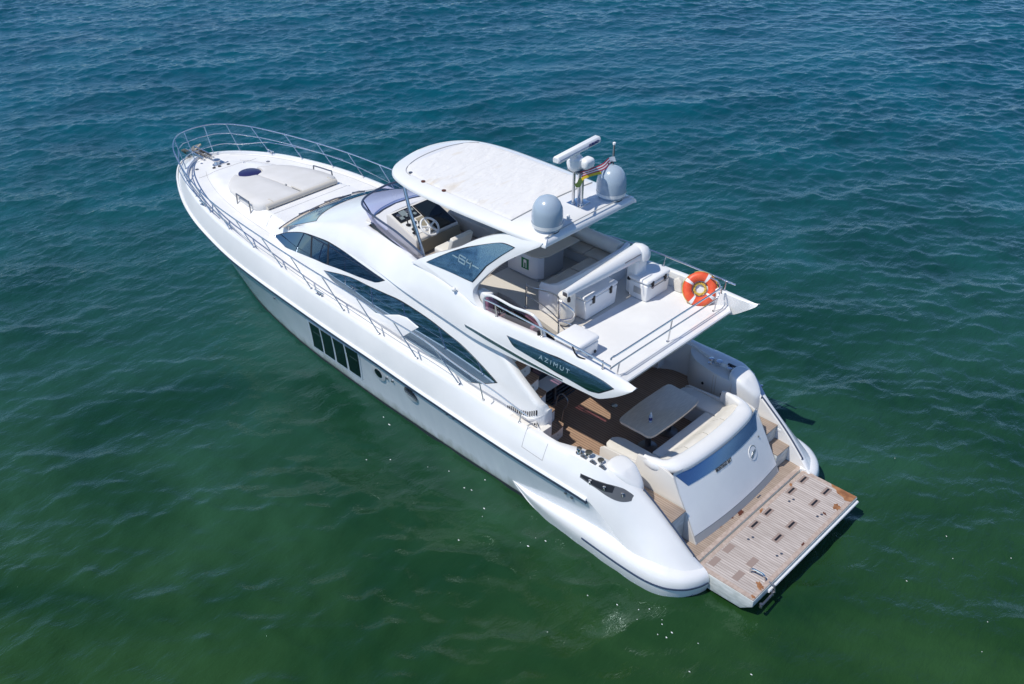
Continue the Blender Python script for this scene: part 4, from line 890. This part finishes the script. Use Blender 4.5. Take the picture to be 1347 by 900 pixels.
# dash / helm console
con = mk('helm_console', *join(bevel_vf(prism([(10.9,-.85,3.26),(10.9,.95,3.26),(10.9,.95,3.53),(10.9,-.85,3.53)], (-.75,0,0)), .02),
     bevel_vf(prism([(10.16,-.25,3.26),(10.16,-.25,3.90),(10.05,-.25,3.93),(9.22,-.25,3.62),(9.18,-.25,3.26)], (0,1.22,0)), .03)), M['cream'], Y)
for s_ in (1,): mk('dash_top', *prism([(x, y, 3.535) for x, y in [(10.14,1.02),(10.55,.93),(10.80,.78),(10.92,.4),(10.98,0),(10.92,-.4),(10.80,-.78),(10.55,-.93),(10.14,-1.02)]], (0,0,.012)), M['gel'], con, smooth=None)
def onD(x, y, o): return (x, y, 3.93-(10.05-x)*.31/.83+o)
def dpanel(nm, x0, x1, y0, y1, m, o=.004, parent=None, h=.01):
    return mk(nm, *prism([onD(x0, y0, o), onD(x1, y0, o), onD(x1, y1, o), onD(x0, y1, o)], (0,0,h)), m, parent or con, smooth=None)
dpanel('console_face', 10.03, 9.24, -.22, .335, M['panel'], .001, None, .002)
mk('console_front', *bevbox(9.165, 9.178, -.24, .96, 3.28, 3.58), M['olive'], con)
ip = dpanel('instrument_panel', 10.03, 9.74, .36, .92, M['panel'])
for k, (x, y, r) in enumerate(((9.92,.82,.05),(9.93,.68,.07),(9.95,.55,.045),(9.95,.43,.045),(9.83,.80,.04),(9.84,.66,.03),(9.83,.55,.03),(9.82,.45,.04),(9.88,.60,.025))):
    if k in (1, 4): dpanel('gauge', x+r, x-r, y-r*1.1, y+r*1.1, M['dial'], .014, ip)
    else: mk('gauge', *lathe([(r,0),(r,.008),(r*.8,.012),(.001,.010)], onD(x, y, .014), 14, Vector((-.35,0,1)).normalized()), M['dial'] if k % 2 else M['dksteel'], ip)
dpanel('chart_display', 10.0, 9.57, -.18, .30, M['screen']); dpanel('chart_display', 9.53, 9.27, -.18, .30, M['screen'])
dpanel('binnacle', 9.70, 9.25, .34, .545, M['olive'], .002)
tp = dpanel('throttle_panel', 9.71, 9.34, .56, .93, M['white'], .003)
for x, y in ((9.62,.82),(9.62,.66),(9.47,.80),(9.46,.64),(9.38,.86)):
    mk('throttle_lever', *join(lathe([(.05,0),(.05,.02),(.03,.03)], onD(x, y, .012), 12), tube([onD(x, y, .03), onD(x+.03, y, .12)], .014, 6), lathe([(.001,-.02),(.022,0),(.001,.03)], onD(x+.03, y, .12), 8)), M['black'], tp)
wc = Vector((9.17,.62,3.84)); ax = Vector((-.62,0,.78)).normalized()
q = Vector((0,0,1)).rotation_difference(ax)
ring = [tuple(wc+q@Vector((.205*math.cos(a), .205*math.sin(a), 0))) for a in np.linspace(0, 2*math.pi, 32, endpoint=False)]
wheel = mk('steering_wheel', *tube(ring, .023, 8, True), M['white'], con)
sp_ = [tube([tuple(wc), tuple(wc+q@Vector((.19*math.cos(a), .19*math.sin(a), 0)))], .021, 6) for a in np.radians([0,72,144,216,288])]
mk('wheel_spokes', *join(*sp_, lathe([(.055,-.02),(.06,.0),(.05,.03),(.001,.035)], tuple(wc), 16, ax), tube([tuple(wc), tuple(wc-ax*.16)], .03, 8)), M['white'], wheel)
# helm seat
seat = mk('helm_seat', *join(bevbox(8.20, 8.62, .45, 1.02, 3.55, 3.72, .05, 3), bevbox(8.30, 8.52, .6, .85, 3.26, 3.56)), M['cushion'], Y)
mk('backrest', *bevel_vf(prism([(8.26,.45,3.66),(8.14,.45,3.66),(8.02,.45,4.06),(8.12,.45,4.10)], (0,.57,0)), .03, 3), M['cushion'], seat)
mk('lounge_seat', *join(bevbox(8.3, 10.3, -1.15, -.45, 3.26, 3.60, .05, 3)), M['greyvinyl'], Y)
# galley cabinet, sofa, sign
cab = mk('bar_cabinet', *bevel_vf(prism([(x, y, 3.30) for x, y in [(6.60,-.70),(6.60,-.10),(6.66,.0),(6.78,.05),(7.45,.05),(7.45,-.70)]], (0,0,.54)), .015), M['white'], Y)
mk('counter_top', *bevel_vf(prism([(x, y, 3.845) for x, y in [(6.46,-1.05),(6.46,-.12),(6.54,.06),(6.72,.13),(7.6,.13),(7.6,-1.05)]], (0,0,.035)), .012), M['beige'], cab)
mk('plinth', *bevbox(6.63, 7.42, -.68, .02, 3.258, 3.30), M['grey'], cab)
mk('curved_end', *bevbox(6.588, 6.60, -.69, -.12, 3.31, 3.83), M['grey'], cab)
def onC(x, z, o): return (x, .052+o, z)
sn = mk('safety_sign', *prism([onC(x, z, .0) for x, z in ((7.06,3.46),(7.06,3.70),(6.86,3.70),(6.86,3.46))], (0,.004,0)), M['green'], cab, smooth=None)
mk('sign_pictogram', *join(prism([onC(x, z, .005) for x, z in ((7.00,3.49),(7.00,3.66),(6.96,3.675),(6.92,3.66),(6.92,3.49),(6.94,3.49),(6.94,3.60),(6.98,3.60),(6.98,3.49))], (0,.002,0))), M['white'], sn, smooth=None)
mk('latch', *lathe([(.02,0),(.02,.01)], onC(7.25, 3.62, .0), 10, Vector((0,1,0))), M['black'], cab)
fsf = mk('fly_sofa', *join(bevbox(5.52, 6.10, -1.62, .62, 3.26, 3.58, .03), bevbox(5.9, 7.8, -1.62, -1.15, 3.26, 3.58, .03)), M['cream'], Y)
for a, b in ((-.95,-.36),(-.34,.60)): mk('seat_cushion', *bevbox(5.66, 6.12, a, b, 3.58, 3.66, .03, 3), M['greyvinyl'], fsf)
for a, b in ((5.66,6.3),(6.32,7.0),(7.02,7.8)): mk('seat_cushion', *bevbox(a, b, -1.55, -.98, 3.58, 3.66, .03, 3), M['greyvinyl'], fsf)
mk('back_cushion', *tube([(5.70,-1.42,3.80),(6.5,-1.42,3.80),(7.8,-1.40,3.80)], .155, 14), M['cushion'], fsf)
bw = []
for y, x in ((.78,5.76),(.74,5.60),(.62,5.52),(.2,5.49),(-.6,5.49),(-1.3,5.52),(-1.6,5.60)):
    bw.append([(x-.02, y, 3.26), (x-.03, y, 3.80), (x+.02, y, 3.90), (x+.10, y, 3.90), (x+.15, y, 3.80), (x+.15, y, 3.26)])
mk('sofa_back', *grid(bw, closed_v=True, caps=True), M['gel'], fsf, smooth=60)

# fly rails
def rail(nm, pts, r=.019, parent=None, m='steel', smooth=6): return mk(nm, *tube(cr(pts, smooth) if smooth else pts, r, 8), M[m], parent or Y)
ar_ = rail('aft_rail', [(3.42,1.66,3.70),(3.43,1.66,3.72),(3.40,1.62,3.77),(3.38,1.5,3.775),(3.38,0,3.775),(3.38,-1.40,3.775),(3.40,-1.60,3.77),(3.42,-1.66,3.73),(3.42,-1.66,3.60)], .017)
mk('lower_bar', *tube(cr([(3.38,1.72,3.56),(3.395,1.5,3.56),(3.395,0,3.56),(3.395,-1.35,3.56),(3.41,-1.52,3.58),(3.42,-1.60,3.66)], 6), .015, 8), M['steel'], ar_)
for yy in (1.46,-.03,-1.50): mk('stanchion', *join(tube([(3.435,yy,3.26),(3.39,yy,3.775 if abs(yy) < 1 else 3.57)], .015, 8), lathe([(.035,0),(.035,.012)], (3.435,yy,3.262), 12)), M['steel'], ar_)
for s in (1, -1):
    pts = [(6.42,1.78*s,3.72),(6.1,1.80*s,3.76),(5.3,1.84*s,3.78),(4.4,1.86*s,3.78),(3.6,1.88*s,3.765),(3.26,1.89*s,3.755)]
    sr = rail('side_rail', pts, .019)
    for x, ybase in ((6.08,1.77),(4.9,1.80),(3.46,1.83)): mk('stanchion', *join(tube([(x,ybase*s,float(ft_z(x))),(x-.01,(1.81 if x > 5 else 1.86)*s,3.77)], .014, 8), lathe([(.03,0),(.03,.012)], (x,ybase*s,float(ft_z(x))+.01), 12)), M['steel'], sr)
mk('strap_tail', *tube(cr([(4.14,1.86,3.77),(4.06,1.88,3.66),(3.98,1.86,3.60),(3.86,1.83,3.59)], 5), .016, 6), M['black'], Y)
# stair guard rail
gr_ = rail('guard_rail', [(6.15,.88,3.74),(5.9,.93,3.80),(5.5,1.03,3.95),(5.12,1.16,4.05),(4.98,1.24,4.05),(4.84,1.20,3.98),(4.74,1.13,3.86),(4.78,1.12,3.72),(4.92,1.18,3.64),(5.02,1.22,3.62)], .017)
mk('lower_bar', *tube(cr([(6.15,.88,3.52),(5.6,1.0,3.58),(5.03,1.21,3.62)], 6), .014, 8), M['steel'], gr_)
mk('lower_bar', *tube(cr([(5.02,1.22,3.60),(4.80,1.14,3.58),(4.74,1.13,3.44),(4.85,1.20,3.32),(5.0,1.25,3.28)], 6), .013, 8), M['steel'], gr_)
for x, y, z in ((6.15,.88,3.78),(5.02,1.21,4.06)): mk('stanchion', *join(tube([(x,y,3.26),(x,y,z)], .019, 8), lathe([(.04,0),(.04,.012)], (x,y,3.262), 12)), M['steel'], gr_)
# purple acrylic stair screen
act = cr([(6.44,3.46),(6.38,3.76),(6.22,3.90),(6.0,3.93),(5.6,3.91),(5.22,3.96),(5.04,3.92),(4.93,3.75),(4.88,3.55),(4.87,3.40)], 5)
g = grid([[(x, 1.70+.22*(z-3.36)*t, (3.36+(z-3.36)*t)) for t in np.linspace(0, 1, 5)] for k, (x, z) in [(0, q_) for q_ in act]])
ac = mk('stair_screen', *g, M['acrylic'], Y)
mk('screen_rim', *tube([(x, 1.70+.22*(z-3.36), z) for x, z in act], .026, 8), M['gel'], ac)
for x, z in ((5.62,3.78),(4.99,3.6)): mk('screen_clip', *bevbox(x-.02, x+.02, 1.77, 1.815, z-.05, z+.05, .005), M['black'], ac)

# davit crane
rows = []
for t in np.linspace(0, 1, 12):
    y = 1.06-2.0*t; x = 5.02-.04*t; hw = .07+.09*t; h = .12+.13*t; z0 = 4.06+.03*t
    rows.append([(x-hw, y, z0), (x-hw*1.02, y, z0+h*.55), (x-hw*.55, y, z0+h*.9), (x, y, z0+h), (x+hw*.55, y, z0+h*.9), (x+hw*1.02, y, z0+h*.55), (x+hw, y, z0)])
crn = mk('davit_crane', *grid(rows, closed_v=True, caps=True), M['gel'], Y, smooth=50)
rows = []
for t in np.linspace(0, 1, 10):
    y = -.93-.36*t; k = math.sin(math.pi*(.30+.62*t)); hw = .185*k+.02; h = .27*k+.02; z0 = 4.05+.03*(1-k); x = 4.97-.03*t
    rows.append([(x-hw, y, z0), (x-hw*1.02, y, z0+h*.55), (x-hw*.6, y, z0+h*.92), (x, y, z0+h), (x+hw*.6, y, z0+h*.92), (x+hw*1.02, y, z0+h*.55), (x+hw, y, z0)])
mk('crane_head', *grid(rows, closed_v=True, caps=True), M['gel'], crn, smooth=60)
mk('crane_mouth', *prism([(4.965,1.063,4.05),(5.075,1.063,4.05),(5.065,1.063,4.13),(4.975,1.063,4.13)], (0,.004,0)), M['dksteel'], crn)
mk('crane_pedestal', *bevbox(4.86, 5.14, -1.22, -.88, 3.26, 4.05, .07, 3), M['gel'], crn)
mk('crane_rest', *bevbox(5.08, 5.34, .62, .96, 3.26, 3.98, .10, 3), M['cushion'], crn)
mk('crane_hook', *lathe([(.03,-.05),(.035,.0),(.02,.05)], (4.96,1.02,3.99), 12), M['black'], crn)
mk('crane_groove', *bevbox(4.782, 4.80, -.86, -.38, 4.24, 4.252), M['dksteel'], crn)
mk('side_fairing', *bevel_vf(prism([(4.28,-1.70,3.26),(4.46,-1.70,3.26),(4.50,-1.70,3.50),(4.40,-1.70,3.58),(4.30,-1.70,3.5)], (0,.10,0)), .03, 3), M['cushion'], Y)

# ---- mast, radar and radomes
for y in (.905, -.905):
    g = lathe([(.225,5.145),(.24,5.17),(.24,5.20),(.275,5.23),(.285,5.30),(.285,5.48),(.27,5.58),(.235,5.67),(.175,5.745),(.10,5.785),(.001,5.80)], (5.63, y, 0), 40)
    rd = mk('radome', *g, M['radome'], Y, smooth=50)
    mk('radome_base', *lathe([(.235,5.14),(.235,5.195)], (5.63, y, 0), 30), M['black'], rd)
    mk('radome_band', *lathe([(.2795,5.235),(.2885,5.295),(.2885,5.305),(.2795,5.24)], (5.63, y, 0), 40), M['white'], rd)
mast = mk('radar_mast', *bevbox(5.71, 6.02, -.40, -.06, 5.19, 5.205, .004), M['chrome'], Y)
for x, y in ((5.92,-.14),(5.93,-.31),(5.78,-.22)): mk('mast_leg', *join(tube([(x,y,5.20),(x-.02,y+.02,5.86)], .030, 10), lathe([(.05,0),(.05,.02)], (x,y,5.205), 12)), M['steel'], mast)
mk('mast_plate', *bevbox(5.70, 6.02, -.38, -.06, 5.86, 5.885, .005), M['dksteel'], mast)
gb = mk('radar_gearbox', *lathe([(.10,5.885),(.14,5.92),(.16,6.01),(.155,6.11),(.12,6.15),(.001,6.155)], (5.90,-.14,0), 26), M['white'], mast)
mk('gearbox_cap', *bevel_vf(bevbox(5.62, 5.84, -.40, -.12, 5.93, 6.13, .07, 4), .005), M['white'], gb)
sa, sb = Vector((5.83,.49,6.28)), Vector((5.95,-.83,6.28)); d_ = (sb-sa).normalized(); n_ = Vector((-d_.y, d_.x, 0))
if n_.x > 0: n_ = -n_
prof = [(-.07,-.055),(-.075,.02),(-.05,.055),(.045,.055),(.07,.03),(.085,-.02),(.07,-.055)]
rows = [[tuple(sa+(sb-sa)*t+n_*o*k+Vector((0,0,h*k))) for o, h in prof] for t, k in ((0,.8),(.015,1),(.985,1),(1,.8))]
scn = mk('radar_scanner', *grid(rows, closed_v=True, caps=True), M['white'], mast, smooth=35)
mk('scanner_hub', *lathe([(.06,6.15),(.06,6.24)], (5.89,-.16,0), 16), M['white'], scn)
mk('scanner_stripe', *prism([tuple(sa+(sb-sa)*t+n_*o+Vector((0,0,h))) for t, o, h in ((.02,.0795,.008),(.98,.0795,.008),(.98,.0835,-.008),(.02,.0835,-.008))], tuple(n_*.004)), mat('stripe_grey', (.34,.38,.50), .4), scn, smooth=None)
nrm_t = (n_+Vector((0,0,.3))).normalized()
text_mesh('lettering', 'FURUNO', .075, M['navy'], scn, tuple(sa+(sb-sa)*.69+n_*.088+Vector((0,0,-.022))), tuple(d_), (0,0,1), .003, 1.0, 1.0, .004)
mk('mast_light', *join(lathe([(.03,0),(.03,.06),(.02,.08),(.001,.085)], (5.55,.42,5.20), 12), tube([(5.55,.42,5.2),(5.62,.36,5.24)], .02, 6)), M['white'], mast)
mk('nav_lamp', *lathe([(.03,0),(.035,.06),(.001,.075)], (5.74,-.44,5.86), 12), M['glass_blue'], mast)
ant = mk('antenna', *tube([(5.80,-1.14,5.13),(5.80,-1.14,6.10)], .018, 8), M['dksteel'], Y); mk('antenna_tip', *lathe([(.028,0),(.032,.04),(.001,.06)], (5.80,-1.14,6.10), 12), M['white'], ant)

# ---- handrails: side decks and pulpit
for s in (1, -1):
    def rp(x, z, inset=0.0): return (x, (float(dk_y(min(x-.25, 19.3)))-.02-inset)*s, z)
    toppts = [(4.84,2.22*s,2.04),(5.27,2.24*s,2.13),(5.7,2.26*s,2.22),(6.2,2.30*s,2.31),(6.8,2.36*s,2.45),(7.5,2.41*s,2.63),(8.6,2.44*s,2.70),(9.8,2.40*s,2.74),(11.4,2.35*s,2.75),(13.2,2.26*s,2.78),(14.4,2.18*s,2.80),(15.42,2.08*s,2.82),(16.47,1.88*s,2.85),(17.5,1.60*s,2.89),(18.4,1.28*s,2.93),(18.95,1.0*s,2.95),(19.36,.68*s,2.95),(19.56,.38*s,2.95)]+([(19.63,0,2.95)] if s > 0 else [(19.63,0,2.95)])
    hr_ = rail('handrail', toppts, .0165, smooth=8)
    def toprail(x):
        a = np.array(toppts); return (x, float(np.interp(x, a[:,0], a[:,1])), float(np.interp(x, a[:,0], a[:,2])))
    for xb in (5.0,5.93,6.56,7.73,8.92,10.14,11.32,12.5,13.65,14.8,15.88,16.93,17.95,18.75):
        zb = float(dk_z(xb))+.01; yb = (float(dk_y(xb))-.06)*s; lean = .62 if xb > 6 else (.12 if xb > 5.5 else .0); lean = min(lean, 19.2-xb); t_ = toprail(min(xb+lean, 19.35))
        g = [tube([(xb,yb,zb),t_], .0125, 8), lathe([(.035,0),(.03,.03)], (xb,yb,zb-.008), 10)]
        if 7 < xb < 18: g.append(tube([(xb,yb,zb+.01),(xb+.14, yb+.0*s, zb+.14)], .009, 6))
        mk('stanchion', *join(*g), M['steel'], hr_)
    mid = []
    for x in np.linspace(6.8, 18.6, 50):
        t_ = toprail(x); zb = float(dk_z(min(x-.3, 19.2))); yb = (float(dk_y(x-.3))-.06)*s; f = float(np.interp(x, [6.8,14,15.5,18.6], [.28,.28,.5,.62])); mid.append((x-.12, yb+(t_[1]-yb)*f, zb+(t_[2]-zb)*f))
    mid += [(19.10,.80*s,2.72),(19.38,.50*s,2.71),(19.46,0,2.71)]
    mk('middle_wire', *tube(mid, [  .006 if p[0] < 14.6 else .0125 for p in mid], 8), M['steel'], hr_)
    low = []
    for x in np.linspace(15.6, 18.2, 14): low.append((x, (float(dk_y(x-.2))-.0)*s, float(dk_z(x))+.26))
    low += [(18.75,.92*s,2.46),(19.05,.65*s,2.47),(19.18,.40*s,2.47),(19.22,0,2.47)]
    mk('lower_rail', *tube(cr(low, 4), .012, 8), M['steel'], hr_)
    for yy, a in ((.30,19.25),): mk('stanchion', *join(tube([(a,yy*s,2.24),(19.55,yy*1.05*s,2.95)], .0125, 8)), M['steel'], hr_)

# ---- bow gear
roll = mk('bow_roller', *join(bevbox(19.05, 19.95, -.16, -.12, 2.12, 2.30, .01), bevbox(19.05, 19.95, .12, .16, 2.12, 2.30, .01), bevbox(19.05, 19.9, -.12, .12, 2.12, 2.16, .01), lathe([(.06,-.11),(.045,0),(.06,.11)], (19.88,0,2.18), 14, Vector((0,1,0)))), M['steel'], Y)
anc = mk('anchor', *join(tube([(19.15,0,2.27),(19.8,0,2.25),(20.12,0,2.12)], .035, 8), bevel_vf(prism([(20.15,-.20,2.22),(20.22,.0,2.02),(20.15,.20,2.22),(19.80,.26,2.38),(19.85,0,2.20),(19.80,-.26,2.38)], (-.04,0,-.04)), .008)), M['anchor'], Y)
mk('anchor_chain', *join(*[bevbox(18.62+.055*k-.03, 18.62+.055*k+.03, -.02 if k % 2 else -.008, .02 if k % 2 else .008, 2.255+.002*k-(.006 if k % 2 else .018), 2.255+.002*k+(.006 if k % 2 else .018), .004, 1) for k in range(13)]), M['dksteel'], anc)
wd = mk('windlass', *join(lathe([(.13,0),(.13,.03),(.09,.05),(.07,.12),(.10,.14),(.10,.17),(.05,.19),(.001,.19)], (18.50,.06,2.20), 20), bevbox(18.38,18.66,-.14,.0,2.20,2.28,.02), tube([(18.42,.22,2.24),(18.42,-.24,2.24)], .02, 8)), M['steel'], Y)
for x, y in ((18.30,.28),(18.22,-.12),(18.28,.12)): mk('foot_switch', *lathe([(.045,0),(.045,.02),(.001,.03)], (x, y, deck_z(x, y)), 12), M['black'], wd)
for x, y in ((18.62,.62),(17.6,-.98)): mk('fuel_cap', *lathe([(.05,0),(.05,.012),(.001,.014)], (x, y, deck_z(x, y)), 14), M['dksteel'], Y)
for x, y in ((18.9,.30),(17.95,-.45)): mk('deck_fitting', *lathe([(.035,0),(.035,.012),(.001,.014)], (x, y, deck_z(x, y)), 12), M['steel'], Y)
def cleat(x, s):
    y = (float(dk_y(x))-.05)*s; z = float(dk_z(x))+.015
    mk('cleat', *join(tube([(x-.16,y,z+.075),(x-.1,y,z+.07),(x+.1,y,z+.07),(x+.16,y,z+.075)], .018, 8), tube([(x-.06,y,z),(x-.05,y,z+.07)], .018, 8), tube([(x+.06,y,z),(x+.05,y,z+.07)], .018, 8), bevbox(x-.12, x+.12, y-.03, y+.03, z-.005, z+.008, .003)), M['steel'], Y)
for s in (1, -1): cleat(11.0, s); cleat(17.95 if s < 0 else 16.35, s)

# ================================================================== loose things aboard
# sun pad on the foredeck
pad = empty('sun_pad', (15.6, 0, 2.5)); tag(pad, 'grey strapped sunbathing pad lying on the white foredeck', 'sun pad')
def padz(x, y): return deck_z(x, y)
pol = [(14.66,.86),(14.72,1.10),(14.95,1.20),(15.35,1.20),(15.9,1.10),(16.4,1.0),(16.68,.86),(16.95,.62),(17.12,.42)]
def padhalf(s):
    rows = []
    for t in np.linspace(0, 1, 40):
        x = 14.66+t*(17.12-14.66)
        yo = float(np.interp(x, [14.66,14.70,14.78,14.95,15.35,15.9,16.4,16.68,16.95,17.12], [1.0,1.09,1.16,1.21,1.20,1.11,1.0,.86,.62,.42])); yi = 0.0 if x < 16.60 else math.sqrt(max(0, .36**2-(17.0-x)**2))*.95 if x > 16.64 else 0
        yi = min(yi, yo-.08); r = []
        for u, h in ((1,-.03),(1,.03),(.985,.075),(.95,.10)):
            r.append((x, (yi+(yo-yi)*u)*s-.0, padz(x, yo)*.0+base_pad(x)+h*hh(x)))
        for u in (.75,.5,.25,.06): r.append((x, (yi+(yo-yi)*u)*s, base_pad(x)+.105*hh(x)+.01*math.sin(u*3.1)))
        r.append((x, (yi+.006 if yi == 0 else yi)*s, base_pad(x)+.085*hh(x))); r.append((x, (yi+.006 if yi == 0 else yi)*s, base_pad(x)-.05)); rows.append(r)
    return grid(rows, closed_v=True, caps=True)
def base_pad(x): return deck_z(x, 0.0)+.01
def hh(x): return float(np.interp(x, [14.66,14.70,14.8,15.5,17.12], [1.05,1.35,1.45,1.25,.6]))
inv = Matrix.Translation(-Vector((15.6,0,2.5)))
for s in (1, -1): mk('cushion', *xf(padhalf(s), inv), M['pad'], pad, smooth=50)
for y in (.86, -.95, .0): mk('strap', *xf(tube([(14.60,y,base_pad(14.66)-.02),(14.635,y,base_pad(14.7)+.10),(14.70,y,base_pad(14.7)+.150),(14.85,y,base_pad(14.8)+.165)] if y else [(14.60,y,base_pad(14.66)-.02),(14.635,y,base_pad(14.7)+.10),(14.70,y,base_pad(14.7)+.150),(15.1,y,base_pad(15.1)+.155)], .018, 6), inv), M['padside'], pad)
mk('aft_bolster', *xf(tube([(14.66,y,base_pad(14.66)+.065-.02*max(0,abs(y)-1.0)) for y in np.linspace(-1.06, 1.06, 20)], .072, 10), inv), M['padside'], pad, smooth=60)
mk('centre_button', *xf(lathe([(.03,0),(.02,.02),(.001,.022)], (15.35,0,base_pad(15.35)+.13), 10), inv), M['grey'], pad)
hat = mk('deck_hatch', *lathe([(.001,0),(.30,0),(.30,.03),(.27,.045),(.001,.05)], (16.98,0,deck_z(16.98,0)+.02), 36), mat('navy_hatch_glass', (.022,.024,.10), .35, 0, 1.4), Y)
for s in (1, -1): mk('pad_rail', *tube(cr([(15.78,1.19*s,deck_z(15.78,1.19)),(15.77,1.19*s,deck_z(15.7,1.0)+.13),(15.72,1.2*s,deck_z(15.7,1.0)+.17),(15.2,1.26*s,deck_z(15.2,1.0)+.17),(15.1,1.27*s,deck_z(15.1,1.0)+.15),(15.08,1.27*s,deck_z(15.1,1.3))], 5), .018, 8), M['dksteel'], Y)

# coolers
def cooler(name, label, c, lx, ly, h, rotz, round_=.03, lid=.16, latches=True, group=None, face=-1):
    o = empty(name, (c[0], c[1], c[2])); o.rotation_euler = (0, 0, rotz); tag(o, label, 'cooler', group)
    body = []
    for z, k in ((0,.94),(.03,.955),(h*(1-lid)*.98,1.0)):
        body.append([(sx*lx/2*k, sy*ly/2*k, z) for sx, sy in ((-1,-1),(1,-1),(1,1),(-1,1))])
    mk('body', *bevel_vf(grid(body, closed_v=True, caps=True), round_, 3), M['white'], o)
    mk('lid', *bevbox(-lx/2-.012, lx/2+.012, -ly/2-.012, ly/2+.012, h*(1-lid)+.004, h, min(round_*1.3, .05), 3), M['white'], o)
    if latches:
        for yy in (-ly*.27, ly*.27): mk('latch', *bevbox(face*lx/2-.028, face*lx/2+.028, yy-.028, yy+.028, h*(1-lid)-.10, h*(1-lid)+.055, .01), M['black'], o)
    return o
c1 = cooler('ice_chest', 'long square white cooler under the tapered crane boom on the upper deck', (5.22,.02,3.26), .47, .95, .50, .01)
mk('maker_plate', *bevbox(-.238, -.233, .24, .36, .30, .325), M['grey'], c1)
c2 = cooler('ice_chest', 'rounded white cooler with grey plate on its end standing beside the orange lifebuoy', (4.79,-1.20,3.26), .46, .74, .47, .0, .06, .2)
mk('end_plate', *bevbox(-.09, .09, .365, .373, .14, .28, .004), M['grey'], c2)
mk('side_handle', *tube([(-.25,-.30,.36),(-.27,-.26,.33),(-.27,.26,.33),(-.25,.30,.36)], .012, 6), M['dksteel'], c2)
mk('corner_latch', *bevbox(.19, .25, .33, .39, .36, .42, .01), M['black'], c2)
c3 = cooler('ice_chest', 'white cooler in a soft cover against the port side rail, at the stair guard', (4.44,1.385,3.26), .58, .58, .36, .0, .05, .3, latches=False)
mk('drain_plug', *lathe([(.03,0),(.03,.015)], (-.29,-.18,.06), 10, Vector((-1,0,0))), M['black'], c3)
# life ring
ring_c = Vector((3.86,-1.60,3.545)); ax = Vector((-.50,.62,.42)).normalized()
lr = empty('lifebuoy', tuple(ring_c)); tag(lr, 'orange ring lifebuoy with white bands and yellow rope leaning at the rail', 'lifebuoy')
u = ax.orthogonal().normalized(); v = ax.cross(u)
def torus(R, r, a0, a1, n, sq=.75, off=0.0, m=14, closed=True):
    rows = []
    for i in range(n):
        a = a0+(a1-a0)*i/(n if closed else n-1); d = u*math.cos(a)+v*math.sin(a)
        rows.append([tuple(d*(R+(r+off)*math.cos(b))+ax*((r*sq+off)*math.sin(b))) for b in np.linspace(0, 2*math.pi, m, endpoint=False)])
    return grid(rows, closed_u=closed, closed_v=True, caps=not closed)
mk('ring', *torus(.245, .088, 0, 2*math.pi, 48), M['orange'], lr, smooth=60)
for k in range(4):
    a = math.radians(20+90*k); mk('reflective_band', *torus(.245, .088, a-.11, a+.11, 5, off=.005, closed=False), M['white'], lr)
rp_ = []
for k in range(100):
    a = 2*math.pi*k/25; R = .11+.02*math.sin(k*1.7); rp_.append(tuple(u*R*math.cos(a)+v*R*math.sin(a)-ax*(.03+.01*math.sin(k*.9))))
mk('grab_line', *tube(rp_, .010, 5), M['rope'], lr)
mk('grab_line', *tube(cr([tuple(u*.34*math.cos(a)+v*.34*math.sin(a)+ax*.02*math.sin(5*a)) for a in np.linspace(0, 6.0, 22)], 3), .007, 5), M['rope'], lr)
hs = mk('buoy_holder', *lathe([(.001,-.01),(.26,-.01),(.27,.0),(.26,.012),(.001,.02)], tuple(ring_c-ax*.12+Vector((0,0,.07))), 36, ax), M['white'], Y)
mk('heaving_line', *tube(cr([(3.62,-1.62,3.30),(3.70,-1.55,3.275),(3.78,-1.58,3.28),(3.72,-1.66,3.29),(3.62,-1.62,3.30)], 5), .016, 6), M['rope'], lr).matrix_parent_inverse = Matrix.Translation(-ring_c)
mk('holder_bracket', *tube(cr([(3.75,-1.75,3.77),(3.60,-1.74,3.78),(3.52,-1.75,3.70),(3.52,-1.76,3.58)], 5), .016, 8), M['steel'], Y)
# bottle
bt_ = empty('water_bottle', (3.35,.42,1.70)); tag(bt_, 'small clear water bottle standing on the cockpit table', 'bottle')
mk('bottle_body', *lathe([(.030,0),(.034,.01),(.034,.14),(.030,.165),(.014,.19),(.014,.20)], (0,0,0), 18), M['water_bottle'], bt_)
mk('cap', *lathe([(.016,.20),(.016,.222),(.001,.224)], (0,0,0), 14), M['white'], bt_); mk('wrapper', *lathe([(.0352,.05),(.0352,.11)], (0,0,0), 18), M['navy'], bt_)
# flag
fl = empty('flag', (5.78,-1.12,5.86)); tag(fl, 'red white and yellow flag streaming from the whip antenna', 'flag')
def cloth(t0, t1, v0, v1, m, nm):
    rows = []
    for t in np.linspace(t0, t1, 14):
        r = []
        for q_ in np.linspace(v0, v1, 5):
            y = .0+1.30*t; w_ = .05*math.sin(9*t+2*q_)*t+.02*math.sin(17*t); z = .02+.05*t-.22*q_*(1-.35*t)-.03*t*t
            r.append((-.02-.10*t+w_-.10*q_, y, z+.02*math.sin(12*t)))
        rows.append(r)
    mk(nm, *grid(rows), m, fl, smooth=60)
for k in range(5): cloth(.12, .80, .10*k, .10*k+.10, M['red'] if k % 2 == 0 else M['white'], 'stripe')
M['yellow'] = mat('yellow_cloth', (.75,.52,.03), .8); M['flaggreen'] = mat('green_cloth', (.10,.17,.03), .8); M['flagblack'] = mat('black_cloth', (.02,.02,.03), .8)
cloth(.0, .12, .0, .4, M['white'], 'hoist'); cloth(.40, .82, .52, .78, M['yellow'], 'yellow_field'); cloth(.82, 1.08, .42, .85, M['flaggreen'], 'green_field'); cloth(.06, .2, .3, .5, M['flagblack'], 'black_field')
